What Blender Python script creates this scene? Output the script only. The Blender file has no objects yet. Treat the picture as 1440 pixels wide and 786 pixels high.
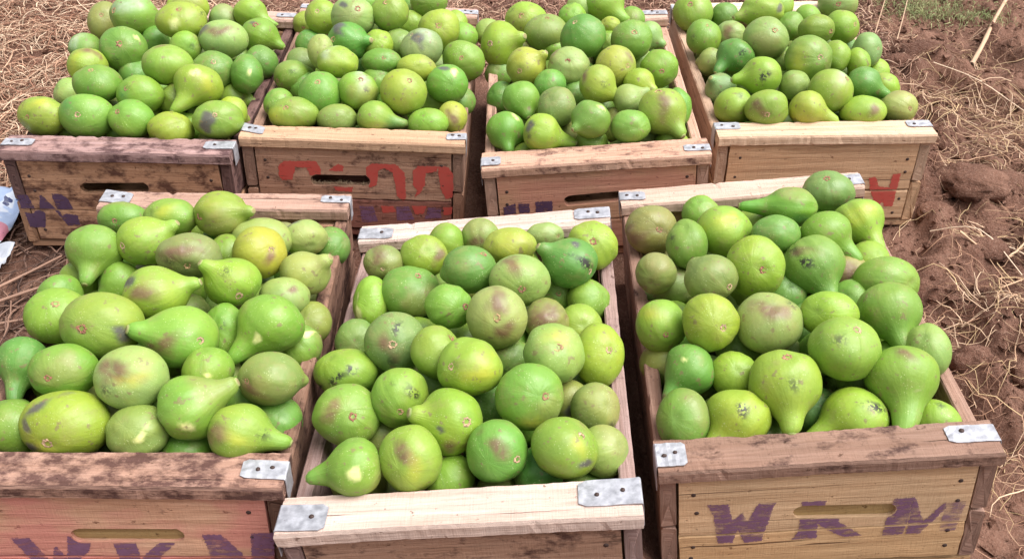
import bpy, math, random, json
import numpy as np
from mathutils import Vector, Matrix
from mathutils.geometry import tessellate_polygon
random.seed(7); np.random.seed(7)
sc = bpy.context.scene
COL = sc.collection
# ---------------------------------------------------------------- camera, sky, sun, exposure
FPX, CPOS, CR, CU, CF = json.loads('[1400.0006696638297,[0.0,0.0,1.01649],[0.999684,0.01502,0.020169],[-0.025147,0.597069,0.801795],[0.0,0.802049,-0.597258]]')
cam_d = bpy.data.cameras.new('camera'); cam = bpy.data.objects.new('camera', cam_d); COL.objects.link(cam)
cam_d.sensor_fit = 'HORIZONTAL'; cam_d.sensor_width = 36.0; cam_d.lens = FPX / 1440 * 36
cam_d.clip_start = 0.02; cam_d.clip_end = 400
cam.matrix_world = Matrix(((CR[0], CU[0], -CF[0], CPOS[0]), (CR[1], CU[1], -CF[1], CPOS[1]), (CR[2], CU[2], -CF[2], CPOS[2]), (0, 0, 0, 1)))
sc.camera = cam
SUN_EL, SUN_ROT = math.radians(64), math.radians(98)
w = bpy.data.worlds.new('World'); sc.world = w; w.use_nodes = True
wn = w.node_tree; sky = wn.nodes.new('ShaderNodeTexSky'); sky.sky_type = 'NISHITA'; sky.sun_disc = False
sky.sun_elevation = SUN_EL; sky.sun_rotation = SUN_ROT; sky.air_density = 1.6; sky.dust_density = 4.0; sky.ozone_density = 0.6
hsv = wn.nodes.new('ShaderNodeHueSaturation'); hsv.inputs['Saturation'].default_value = 0.16   # overcast: the blue greyed out evenly
wn.links.new(sky.outputs[0], hsv.inputs['Color']); wn.links.new(hsv.outputs[0], wn.nodes['Background'].inputs[0])
wn.nodes['Background'].inputs[1].default_value = 0.055
sun_d = bpy.data.lights.new('sun', 'SUN'); sun_d.energy = 1.5; sun_d.angle = math.radians(50); sun_d.color = (1.0, 0.975, 0.94)
sun = bpy.data.objects.new('sun', sun_d); COL.objects.link(sun); sun.location = (2, 2, 5)
sdir = Vector((math.sin(SUN_ROT) * math.cos(SUN_EL), math.cos(SUN_ROT) * math.cos(SUN_EL), math.sin(SUN_EL)))
sun.rotation_euler = sdir.to_track_quat('Z', 'Y').to_euler()
sc.view_settings.view_transform = 'Standard'; sc.view_settings.look = 'None'; sc.view_settings.gamma = 1; sc.view_settings.exposure = 1.75
# ---------------------------------------------------------------- helpers
def lin(r, g, b):
    return tuple(((c / 255) / 12.92 if c / 255 <= 0.04045 else ((c / 255 + 0.055) / 1.055) ** 2.4) for c in (r, g, b))
def tag(o, label=None, cat=None, group=None, kind=None):
    for k, v in (('label', label), ('category', cat), ('group', group), ('kind', kind)):
        if v: o[k] = v
    return o
def link(name, data, parent=None, mat=None):
    o = bpy.data.objects.new(name, data); COL.objects.link(o)
    if parent: o.parent = parent
    if mat and data is not None and not data.materials: data.materials.append(mat)
    return o
def mesh_np(name, V, Fq, smooth=True, uv=None, cols=None):
    """V (n,3), Fq list of (m,k) int arrays"""
    me = bpy.data.meshes.new(name)
    V = np.asarray(V, dtype=np.float32)
    if not isinstance(Fq, list): Fq = [Fq]
    loops = np.concatenate([np.asarray(f).ravel() for f in Fq]).astype(np.int32)
    tot = np.concatenate([np.full(len(f), np.asarray(f).shape[1]) for f in Fq]).astype(np.int32)
    st = np.concatenate([[0], np.cumsum(tot)[:-1]]).astype(np.int32)
    me.vertices.add(len(V)); me.vertices.foreach_set('co', V.ravel())
    me.loops.add(len(loops)); me.loops.foreach_set('vertex_index', loops)
    me.polygons.add(len(tot)); me.polygons.foreach_set('loop_start', st); me.polygons.foreach_set('loop_total', tot)
    me.polygons.foreach_set('use_smooth', np.full(len(tot), smooth))
    me.update(calc_edges=True)
    if uv is not None:
        l = me.uv_layers.new(name='uv'); l.data.foreach_set('uv', np.asarray(uv, dtype=np.float32)[loops].ravel())
    for k, c in (cols or {}).items():
        c = np.asarray(c, dtype=np.float32)
        if c.ndim == 2:
            a = me.attributes.new(k, 'FLOAT_COLOR', 'POINT'); a.data.foreach_set('color', np.concatenate([c, np.ones((len(c), 1), np.float32)], 1).ravel())
        else:
            a = me.attributes.new(k, 'FLOAT', 'POINT'); a.data.foreach_set('value', c)
    me.validate()
    return me
class NT:
    def __init__(s, name):
        s.m = bpy.data.materials.new(name); s.m.use_nodes = True; s.t = s.m.node_tree; s.b = s.t.nodes['Principled BSDF']; s.out = s.t.nodes['Material Output']
    def n(s, typ, **kw):
        x = s.t.nodes.new('ShaderNode' + typ)
        for k, v in kw.items():
            if k[0] == '_': x.inputs[k[1:].replace('_', ' ')].default_value = v
            else: setattr(x, k, v)
        return x
    def l(s, a, b): s.t.links.new(a, b)
    def ramp(s, src, stops):
        r = s.n('ValToRGB'); e = r.color_ramp.elements
        while len(e) < len(stops): e.new(0.5)
        for q, (p, c) in zip(e, stops): q.position = p; q.color = (*c, 1) if isinstance(c, tuple) else (c, c, c, 1)
        s.l(src, r.inputs[0]); return r.outputs[0]
    def mix(s, fac, a, b, mode='MIX'):
        x = s.n('Mix', data_type='RGBA', blend_type=mode)
        for i, v in ((0, fac), (6, a), (7, b)):
            if hasattr(v, 'links') or hasattr(v, 'is_linked'): s.l(v, x.inputs[i])
            else: x.inputs[i].default_value = v if i == 0 else ((*v, 1) if len(v) == 3 else v)
        return x.outputs[2]
    def math(s, op, a, b=0.0):
        x = s.n('Math', operation=op)
        for i, v in ((0, a), (1, b)):
            if isinstance(v, (int, float)): x.inputs[i].default_value = v
            else: s.l(v, x.inputs[i])
        return x.outputs[0]
    def noise(s, vec, scale, detail=3, rough=0.6, dist=0.0):
        x = s.n('TexNoise'); x.inputs['Scale'].default_value = scale; x.inputs['Detail'].default_value = detail; x.inputs['Roughness'].default_value = rough; x.inputs['Distortion'].default_value = dist
        s.l(vec, x.inputs['Vector']); return x.outputs[0]
    def bump(s, h, strength, dist):
        x = s.n('Bump'); x.inputs['Strength'].default_value = strength; x.inputs['Distance'].default_value = dist
        s.l(h, x.inputs['Height']); return x
# ---------------------------------------------------------------- materials
def mat_skin():
    k = NT('fig_skin'); col = k.n('Attribute', attribute_name='skin'); dk = k.n('Attribute', attribute_name='speck')
    uv = k.n('UVMap'); tc = k.n('TexCoord'); oi = k.n('ObjectInfo')
    off = k.n('VectorMath', operation='SCALE'); k.l(oi.outputs['Location'], off.inputs[0]); off.inputs['Scale'].default_value = 7.0
    pos = k.n('VectorMath', operation='ADD'); k.l(tc.outputs['Object'], pos.inputs[0]); k.l(off.outputs[0], pos.inputs[1]); P = pos.outputs[0]
    mp = k.n('Mapping'); mp.inputs['Scale'].default_value = (22, 1.6, 1); k.l(uv.outputs[0], mp.inputs['Vector'])
    add = k.n('VectorMath', operation='ADD'); k.l(mp.outputs[0], add.inputs[0]); k.l(off.outputs[0], add.inputs[1])
    st = k.noise(add.outputs[0], 1.0, 3, 0.6, 0.3)
    c = k.mix(k.ramp(st, [(0.42, 0.0), (0.66, 0.24)]), col.outputs['Color'], k.mix(1.0, col.outputs['Color'], (1.22, 1.12, 0.95), 'MULTIPLY'))
    bl = k.noise(P, 42, 4, 0.6)
    c = k.mix(k.ramp(bl, [(0.45, 0.0), (0.72, 0.45)]), c, k.mix(1.0, c, (0.74, 0.88, 0.72), 'MULTIPLY'))
    bl2 = k.noise(P, 19, 3, 0.5)
    c = k.mix(k.ramp(bl2, [(0.48, 0.0), (0.75, 0.5)]), c, k.mix(1.0, c, (1.22, 1.04, 0.85), 'MULTIPLY'))
    vo = k.n('TexVoronoi'); vo.inputs['Scale'].default_value = 330; k.l(P, vo.inputs['Vector'])
    sp = k.ramp(vo.outputs['Distance'], [(0.14, 1.0), (0.26, 0.0)])
    gate = k.ramp(k.noise(P, 60, 2), [(0.5, 0.0), (0.62, 0.42)])
    c = k.mix(k.math('MULTIPLY', sp, gate), c, (0.62, 0.70, 0.36))
    br = k.ramp(k.noise(P, 33, 5, 0.7), [(0.53, 0.0), (0.70, 0.42)]); c = k.mix(br, c, (0.27, 0.235, 0.085))
    sk = k.ramp(k.noise(P, 95, 3, 0.55), [(0.635, 0.0), (0.68, 0.7)]); c = k.mix(sk, c, (0.20, 0.15, 0.07))
    # small scratches and rub marks
    mp2 = k.n('Mapping'); mp2.inputs['Rotation'].default_value = (0.6, 0.3, 0.9); mp2.inputs['Scale'].default_value = (40, 190, 120); k.l(P, mp2.inputs['Vector'])
    sc1 = k.ramp(k.noise(mp2.outputs[0], 1.0, 2, 0.5), [(0.69, 0.0), (0.74, 0.5)])
    c = k.mix(k.math('MULTIPLY', sc1, k.ramp(k.noise(P, 25, 2), [(0.5, 0.0), (0.6, 1.0)])), c, (0.30, 0.33, 0.12))
    n2 = k.noise(P, 260, 3, 0.6); n3 = k.noise(P, 110, 3, 0.6)
    d = k.math('MULTIPLY', dk.outputs['Fac'], k.ramp(k.math('MULTIPLY', n3, n2), [(0.215, 0.0), (0.255, 1.0)]))
    c = k.mix(d, c, (0.018, 0.016, 0.012))
    k.l(c, k.b.inputs['Base Color'])
    rg = k.ramp(k.noise(P, 55, 4), [(0.3, 0.40), (0.7, 0.62)]); k.l(rg, k.b.inputs['Roughness'])
    k.b.inputs['Subsurface Weight'].default_value = 0.05; k.b.inputs['Subsurface Radius'].default_value = (0.6, 1.0, 0.2); k.b.inputs['Subsurface Scale'].default_value = 0.004
    k.b.inputs['Specular IOR Level'].default_value = 0.55
    h = k.math('ADD', k.math('MULTIPLY', st, 0.7), k.math('MULTIPLY', n2, 0.25))
    h = k.math('ADD', h, k.math('MULTIPLY', bl, 1.1))
    k.l(k.bump(h, 0.38, 0.0028).outputs[0], k.b.inputs['Normal'])
    return k.m
def mat_vc(name, attr, rough=0.8, bumpscale=None):
    k = NT(name); a = k.n('Attribute', attribute_name=attr); tc = k.n('TexCoord'); n = k.noise(tc.outputs['Object'], 900, 3)
    k.l(k.mix(k.ramp(n, [(0.35, 0.0), (0.7, 0.5)]), a.outputs['Color'], k.mix(1.0, a.outputs['Color'], (0.6, 0.55, 0.5), 'MULTIPLY')), k.b.inputs['Base Color'])
    k.b.inputs['Roughness'].default_value = rough
    if bumpscale: k.l(k.bump(n, 0.6, bumpscale).outputs[0], k.b.inputs['Normal'])
    return k.m
def mat_wood():
    k = NT('weathered_wood'); oi = k.n('ObjectInfo'); uv = k.n('UVMap')
    sh = k.n('CombineXYZ'); k.l(k.math('MULTIPLY', oi.outputs['Random'], 31.0), sh.inputs[0]); k.l(k.math('MULTIPLY', oi.outputs['Random'], 57.0), sh.inputs[1]); k.l(k.math('MULTIPLY', oi.outputs['Random'], 11.0), sh.inputs[2])
    ad = k.n('VectorMath', operation='ADD'); k.l(uv.outputs[0], ad.inputs[0]); k.l(sh.outputs[0], ad.inputs[1]); P = ad.outputs[0]
    def mapped(sx, sy):
        m = k.n('Mapping'); m.inputs['Scale'].default_value = (sx, sy, 1); k.l(P, m.inputs['Vector']); return m.outputs[0]
    gr = k.noise(mapped(5, 95), 1.0, 5, 0.65, 0.6); fine = k.noise(mapped(14, 420), 1.0, 4, 0.7); blot = k.noise(mapped(11, 22), 1.0, 4, 0.6, 0.4)
    saw = k.noise(mapped(520, 30), 1.0, 3, 0.6); dirt = k.noise(mapped(26, 40), 1.0, 5, 0.7); sm = k.noise(mapped(90, 110), 1.0, 4, 0.6)
    base = oi.outputs['Color']
    c = k.mix(k.ramp(gr, [(0.36, 0.0), (0.66, 0.85)]), base, k.mix(1.0, base, (0.66, 0.59, 0.54), 'MULTIPLY'))
    c = k.mix(k.ramp(fine, [(0.35, 0.45), (0.6, 0.0)]), c, k.mix(1.0, c, (0.66, 0.62, 0.60), 'MULTIPLY'))
    c = k.mix(k.ramp(blot, [(0.35, 0.0), (0.7, 0.6)]), c, k.mix(1.0, c, (1.18, 1.12, 1.08), 'MULTIPLY'))
    c = k.mix(k.ramp(saw, [(0.5, 0.0), (0.75, 0.3)]), c, k.mix(1.0, c, (0.75, 0.7, 0.68), 'MULTIPLY'))
    # dirt and dark stains, as much of them as the board's alpha says
    thr = k.n('MapRange'); k.l(dirt, thr.inputs[0]); k.l(k.math('SUBTRACT', 0.74, k.math('MULTIPLY', oi.outputs['Alpha'], 0.34)), thr.inputs[1]); k.l(k.math('SUBTRACT', 0.84, k.math('MULTIPLY', oi.outputs['Alpha'], 0.28)), thr.inputs[2])
    c = k.mix(thr.outputs[0], c, k.mix(1.0, c, (0.27, 0.22, 0.24), 'MULTIPLY'))
    cr = k.ramp(k.noise(mapped(3.0, 170), 1.0, 2, 0.4, 0.8), [(0.70, 0.0), (0.725, 0.85)]); c = k.mix(cr, c, k.mix(1.0, c, (0.22, 0.17, 0.15), 'MULTIPLY'))
    kn = k.ramp(sm, [(0.65, 0.0), (0.71, 0.75)])
    c = k.mix(kn, c, k.mix(1.0, c, (0.30, 0.22, 0.18), 'MULTIPLY'))
    # pink rub of old paint where the board's property asks for it
    wa = k.n('Attribute', attribute_type='OBJECT', attribute_name='paint_rub')
    pk = k.math('MULTIPLY', wa.outputs['Fac'], k.ramp(k.noise(mapped(7, 14), 1.0, 3, 0.5), [(0.44, 0.0), (0.56, 1.0)]))
    c = k.mix(pk, c, k.mix(0.65, c, (0.60, 0.21, 0.19)))
    k.l(c, k.b.inputs['Base Color']); k.b.inputs['Roughness'].default_value = 0.78; k.b.inputs['Specular IOR Level'].default_value = 0.3
    h = k.math('ADD', k.math('MULTIPLY', gr, 0.8), k.math('MULTIPLY', fine, 0.7)); h = k.math('ADD', h, k.math('MULTIPLY', saw, 0.35)); h = k.math('SUBTRACT', h, k.math('MULTIPLY', kn, 0.5)); h = k.math('SUBTRACT', h, k.math('MULTIPLY', cr, 1.0))
    k.l(k.bump(h, 0.75, 0.0028).outputs[0], k.b.inputs['Normal'])
    return k.m
def mat_paint(name, c1, c2, lo, hi):
    k = NT(name); tc = k.n('TexCoord'); mp = k.n('Mapping'); mp.inputs['Scale'].default_value = (40, 40, 260); k.l(tc.outputs['Object'], mp.inputs['Vector'])
    n = k.noise(mp.outputs[0], 1.0, 4, 0.65); n2 = k.noise(tc.outputs['Object'], 70, 4, 0.6)
    k.l(k.mix(n2, c1, c2), k.b.inputs['Base Color']); k.b.inputs['Roughness'].default_value = 0.7
    k.l(k.ramp(k.math('ADD', k.math('MULTIPLY', n, 0.6), k.math('MULTIPLY', n2, 0.4)), [(lo, 0.05), (hi, 0.88)]), k.b.inputs['Alpha'])
    return k.m
def mat_metal():
    k = NT('galvanised_steel'); tc = k.n('TexCoord'); oi = k.n('ObjectInfo')
    ad = k.n('VectorMath', operation='ADD'); k.l(tc.outputs['Object'], ad.inputs[0]); k.l(oi.outputs['Location'], ad.inputs[1])
    n = k.noise(ad.outputs[0], 90, 4, 0.6); n2 = k.noise(ad.outputs[0], 300, 3, 0.6)
    c = k.mix(k.ramp(n, [(0.35, 0.0), (0.65, 1.0)]), (0.34, 0.34, 0.38), (0.54, 0.54, 0.59))
    c = k.mix(k.ramp(n2, [(0.68, 0.0), (0.78, 0.6)]), c, (0.20, 0.13, 0.10))
    k.l(c, k.b.inputs['Base Color']); k.b.inputs['Metallic'].default_value = 0.6
    k.l(k.ramp(n, [(0.3, 0.45), (0.7, 0.65)]), k.b.inputs['Roughness']); k.l(k.bump(n, 0.3, 0.0008).outputs[0], k.b.inputs['Normal'])
    return k.m
def mat_rust():
    k = NT('rusty_iron'); k.b.inputs['Base Color'].default_value = (0.06, 0.035, 0.03, 1); k.b.inputs['Roughness'].default_value = 0.7; k.b.inputs['Metallic'].default_value = 0.3; return k.m
def mat_soil():
    k = NT('red_soil'); g = k.n('NewGeometry'); P = g.outputs['Position']
    n1 = k.noise(P, 5, 4); n2 = k.noise(P, 38, 6, 0.7); n3 = k.noise(P, 230, 5, 0.7)
    c = k.mix(k.ramp(n1, [(0.35, 0.0), (0.65, 1.0)]), (0.165, 0.080, 0.056), (0.34, 0.185, 0.132))
    c = k.mix(k.ramp(n2, [(0.35, 0.0), (0.7, 0.75)]), c, k.mix(1.0, c, (0.55, 0.48, 0.46), 'MULTIPLY'))
    c = k.mix(k.ramp(n3, [(0.5, 0.0), (0.8, 0.55)]), c, (0.52, 0.34, 0.26))
    k.l(c, k.b.inputs['Base Color']); k.b.inputs['Roughness'].default_value = 0.95; k.b.inputs['Specular IOR Level'].default_value = 0.15
    h = k.math('ADD', n2, k.math('MULTIPLY', n3, 0.35)); k.l(k.bump(h, 1.0, 0.02).outputs[0], k.b.inputs['Normal'])
    return k.m
SKIN = mat_skin(); WOOD = mat_wood(); METAL = mat_metal(); RUST = mat_rust(); SOIL = mat_soil()
EYEM = mat_vc('ostiole', 'tone', 0.75, 0.001); STRAW = mat_vc('dry_straw', 'tone', 0.7)
PURPLE = mat_paint('purple_paint', (0.13, 0.055, 0.125), (0.24, 0.12, 0.21), 0.34, 0.52)
PURPLE_DK = mat_paint('dark_purple_paint', (0.06, 0.030, 0.075), (0.11, 0.055, 0.12), 0.32, 0.46)
FADED = mat_paint('faded_purple_paint', (0.20, 0.10, 0.18), (0.26, 0.15, 0.22), 0.42, 0.66)
RED = mat_paint('red_paint', (0.56, 0.055, 0.045), (0.45, 0.10, 0.075), 0.27, 0.43)
CRATES = json.loads('[[[-0.6604,1.7287,0.1963],[0.99996,0.00817,-0.00236],[-0.00817,0.99997,0.00084],[0.00237,-0.00083,1.0]],[[-0.2768,1.7836,0.1963],[0.99987,0.00688,-0.01431],[-0.00701,0.99993,-0.00909],[0.01425,0.00919,0.99986]],[[0.1287,1.7437,0.1963],[0.99553,0.01499,0.09329],[-0.01595,0.99983,0.0096],[-0.09313,-0.01104,0.99559]],[[0.5346,1.8506,0.1963],[0.99917,0.02381,0.03304],[-0.02387,0.99971,0.00124],[-0.033,-0.00203,0.99945]],[[-0.4362,1.0135,0.1963],[0.99959,0.02823,-0.00446],[-0.02834,0.99919,-0.02868],[0.00365,0.02879,0.99958]],[[-0.0479,0.9709,0.1963],[0.99202,-0.00377,0.12599],[0.00931,0.99901,-0.04343],[-0.12571,0.04426,0.99108]],[[0.3586,1.0787,0.1963],[0.99265,0.00091,0.12104],[0.00055,0.99993,-0.01201],[-0.12104,0.01199,0.99258]]]')
# ---------------------------------------------------------------- numpy noise for terrain
_tab = np.random.RandomState(11).rand(256, 256)
def vnoise(x, y):
    xi = np.floor(x).astype(int); yi = np.floor(y).astype(int); fx = x - xi; fy = y - yi
    fx = fx * fx * (3 - 2 * fx); fy = fy * fy * (3 - 2 * fy); a = lambda i, j: _tab[(xi + i) & 255, (yi + j) & 255]
    return (a(0, 0) * (1 - fx) + a(1, 0) * fx) * (1 - fy) + (a(0, 1) * (1 - fx) + a(1, 1) * fx) * fy
def fbm(x, y, o=5, r=0.5):
    s = 0; a = 1; t = 0
    for i in range(o): s = s + a * vnoise(x * 2 ** i + 17 * i, y * 2 ** i + 9 * i); t += a; a *= r
    return s / t
def height(x, y):
    x = np.asarray(x, float); y = np.asarray(y, float)
    right = np.clip((x - 0.55) / 0.15, 0, 1); left = np.clip((-0.78 - x) / 0.15, 0, 1)
    back = np.clip((y - 2.2) / 0.1, 0, 1); out = np.clip(right + left + back, 0, 1)
    big = fbm(x * 3 + 5, y * 3, 3) - 0.5; cl = fbm(x * 9, y * 9 + 3, 4, 0.55); fine = fbm(x * 40, y * 40, 3, 0.6) - 0.5
    clod = np.clip(cl - 0.5, 0, 1) ** 0.8
    h = -0.012 + out * (0.03 * big + 0.11 * clod * (0.45 + 0.95 * right)) + 0.016 * fine * (0.3 + out) + 0.007 * (fbm(x * 95, y * 95, 2) - .5) * out
    h = h + 0.012 * right
    for o_, ex, ey, ez in CRATES:      # soil heaped under the crates that stand tilted
        if abs(ez[0]) < .05: continue
        bx, by, bz = (o_[i] - ez[i] * 0.1963 for i in range(3)); zp = bz - (ez[0] * (x - bx) + ez[1] * (y - by)) / ez[2]
        u = (x - bx) * ex[0] + (y - by) * ex[1]; v = (x - bx) * ey[0] + (y - by) * ey[1]
        d = np.maximum(np.maximum(abs(u) - .18, abs(v) - .295), 0); h = np.maximum(h, (zp + .004) * (u > -.1) - 1.3 * d - .3 * (u <= -.1))
    return h
def ground():
    def axis(a, b, s, far):
        m = np.arange(a, b, s); lo = []; q = a; st = s
        while q > -far: st *= 1.35; q -= st; lo.append(q)
        hi = []; q = m[-1]; st = s
        while q < far: st *= 1.35; q += st; hi.append(q)
        return np.concatenate([lo[::-1], m, hi])
    X = axis(-1.75, 1.75, 0.0078, 90); Y = axis(0.2, 3.1, 0.0078, 90)
    gx, gy = np.meshgrid(X, Y, indexing='ij'); z = height(gx, gy); n, m = gx.shape
    z = np.where((abs(gx) > 4) | (gy > 6) | (gy < -3), 0.0, z)
    i = np.arange(n * m).reshape(n, m)
    q = np.stack([i[:-1, :-1], i[1:, :-1], i[1:, 1:], i[:-1, 1:]], -1).reshape(-1, 4)
    o = link('ground', mesh_np('ground', np.stack([gx, gy, z], -1).reshape(-1, 3), q), None, SOIL); tag(o, kind='structure')
ground()
# ---------------------------------------------------------------- crates
SLOTS = {6: [-0.023, 0.1116, 0.0724, 0.1073], 4: [-0.0409, 0.1143, 0.0612, 0.1151], 0: [-0.0621, 0.1232, 0.0322, 0.1271], 1: [-0.0657, 0.1148, 0.0146, 0.1166], 2: [-0.0446, 0.12, 0.0561, 0.124], 3: [-0.0437, 0.1455, 0.0439, 0.1497], 5: [-0.0439, 0.1159, 0.0326, 0.11]}
LETTERS = json.loads('''[
[6,"purple",[[-0.1339,0.1334],[-0.1094,0.1322],[-0.1046,0.103],[-0.0927,0.1179],[-0.0869,0.1015],[-0.0748,0.1316],[-0.0544,0.1313],[-0.0582,0.1211],[-0.0688,0.065],[-0.0893,0.0633],[-0.0979,0.0868],[-0.1035,0.0644],[-0.1203,0.0639],[-0.1266,0.1152]]],
[6,"purple",[[-0.0261,0.1307],[0.0027,0.1292],[0.0006,0.1184],[-0.0044,0.0956],[-0.0045,0.0646],[-0.0333,0.0645],[-0.0271,0.0761],[-0.0239,0.1205]]],
[6,"purple",[[-0.0086,0.0983],[0.0229,0.1064],[0.0186,0.0928],[0.0491,0.065],[0.0268,0.0644],[0.0002,0.0848]]],
[6,"purple",[[0.0798,0.1264],[0.0997,0.1274],[0.1001,0.0963],[0.0967,0.0634],[0.0719,0.0631],[0.076,0.1075]]],
[6,"purple",[[0.0997,0.1274],[0.1027,0.1272],[0.1175,0.0845],[0.138,0.117],[0.141,0.1067],[0.1153,0.0629],[0.0997,0.0642],[0.1008,0.0962]]],
[6,"faded",[[0.1391,0.1151],[0.162,0.1163],[0.1563,0.0657],[0.1381,0.0648]]],
[4,"purple",[[-0.1196,0.1095],[-0.099,0.1103],[-0.0905,0.0896],[-0.0858,0.0755],[-0.0884,0.0648],[-0.1037,0.0593],[-0.1056,0.0747]]],
[4,"purple",[[-0.075,0.095],[-0.0716,0.0967],[-0.0648,0.0764],[-0.0733,0.0649],[-0.0837,0.0649]]],
[4,"purple",[[-0.0559,0.1124],[-0.0315,0.1126],[-0.0364,0.09],[-0.0593,0.065],[-0.0674,0.065]]],
[4,"purple",[[-0.009,0.1117],[0.0172,0.1119],[0.0177,0.0656],[-0.0057,0.0654],[-0.0064,0.079]]],
[4,"purple",[[0.0542,0.115],[0.0726,0.1158],[0.0416,0.0818],[0.034,0.0657],[0.02,0.0656],[0.0204,0.0799]]],
[4,"purple",[[0.0921,0.117],[0.1128,0.1182],[0.1317,0.0878],[0.1371,0.0664],[0.0961,0.0661],[0.095,0.098]]],
[4,"purple",[[0.1461,0.1198],[0.1714,0.121],[0.1664,0.0666],[0.1406,0.0664]]],
[0,"purple",[[-0.1821,0.1083],[-0.1646,0.1091],[-0.1588,0.0799],[-0.1832,0.0792]]],
[0,"purple",[[-0.1443,0.1093],[-0.1406,0.1094],[-0.1225,0.0799],[-0.1519,0.08]]],
[0,"purple",[[-0.1234,0.112],[-0.1071,0.1115],[-0.0974,0.1021],[-0.0935,0.0807],[-0.1209,0.08],[-0.1231,0.1014]]],
[0,"purple",[[-0.1786,0.0739],[-0.1672,0.0711],[-0.1552,0.0791],[-0.1491,0.0792],[-0.1434,0.0721],[-0.1507,0.0436],[-0.177,0.0429]]],
[0,"purple",[[-0.1256,0.0795],[-0.1195,0.0797],[-0.1157,0.0675],[-0.109,0.0731],[-0.0892,0.07],[-0.0894,0.0499],[-0.1112,0.0484]]],
[1,"red",[[-0.1288,0.144],[-0.1177,0.1511],[-0.0646,0.1525],[-0.057,0.1366],[-0.0596,0.1228],[-0.0758,0.1239],[-0.0819,0.139],[-0.1011,0.14],[-0.108,0.114],[-0.126,0.1133],[-0.1309,0.1234]]],
[1,"red",[[-0.0437,0.1354],[-0.0265,0.1496],[-0.0174,0.1432],[-0.0201,0.1346]]],
[1,"red",[[-0.0384,0.1063],[-0.0177,0.1019],[-0.0041,0.1042],[-0.0062,0.0936],[-0.0347,0.0953]]],
[1,"red",[[0.0204,0.143],[0.0297,0.1518],[0.0711,0.1517],[0.0868,0.1354],[0.0875,0.0868],[0.0836,0.0777],[0.0719,0.0879],[0.066,0.1346],[0.053,0.1436],[0.0409,0.1387],[0.0381,0.1093],[0.0244,0.1036],[0.0207,0.119]]],
[1,"red",[[0.1003,0.1393],[0.1094,0.1499],[0.1449,0.1506],[0.1419,0.1409],[0.1225,0.1361],[0.1206,0.1126],[0.1128,0.0966],[0.102,0.0856],[0.1069,0.1016],[0.1005,0.1118]]],
[1,"red",[[0.1449,0.1506],[0.1612,0.1502],[0.1701,0.1352],[0.1691,0.09],[0.1564,0.0859],[0.1481,0.1067],[0.1442,0.1376]]],
[1,"red",[[0.0423,0.0672],[0.0651,0.0674],[0.0693,0.0557],[0.0462,0.0522]]],
[1,"red",[[0.0971,0.0694],[0.1244,0.0697],[0.1166,0.0539],[0.1027,0.0516]]],
[1,"red",[[0.1518,0.0679],[0.1685,0.0704],[0.167,0.0541],[0.1532,0.0518]]],
[1,"purple",[[0.0043,0.0657],[0.0286,0.0659],[0.0363,0.0344],[0.0085,0.0315]]],
[1,"purple",[[0.0696,0.0665],[0.0925,0.0674],[0.101,0.0406],[0.0702,0.0376]]],
[1,"purple",[[0.1259,0.0669],[0.1472,0.067],[0.1486,0.0461],[0.1194,0.0432]]],
[2,"purple",[[-0.16,0.1163],[-0.1383,0.1219],[-0.1382,0.1019],[-0.1598,0.0999]]],
[2,"purple",[[-0.1336,0.1234],[-0.1156,0.1202],[-0.1152,0.1021],[-0.1336,0.1016]]],
[2,"purple",[[-0.1048,0.1231],[-0.076,0.1227],[-0.0757,0.0991],[-0.1047,0.0987]]],
[3,"red",[[0.0902,0.1076],[0.1019,0.1091],[0.1121,0.0889],[0.1309,0.0857],[0.131,0.1138],[0.1456,0.1153],[0.1458,0.0872],[0.1456,0.046],[0.1303,0.0456],[0.125,0.0565],[0.1195,0.0458],[0.1117,0.0539],[0.097,0.081]]]]''')
HC, WC, LC = 0.1963, 0.38, 0.6204
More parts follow.
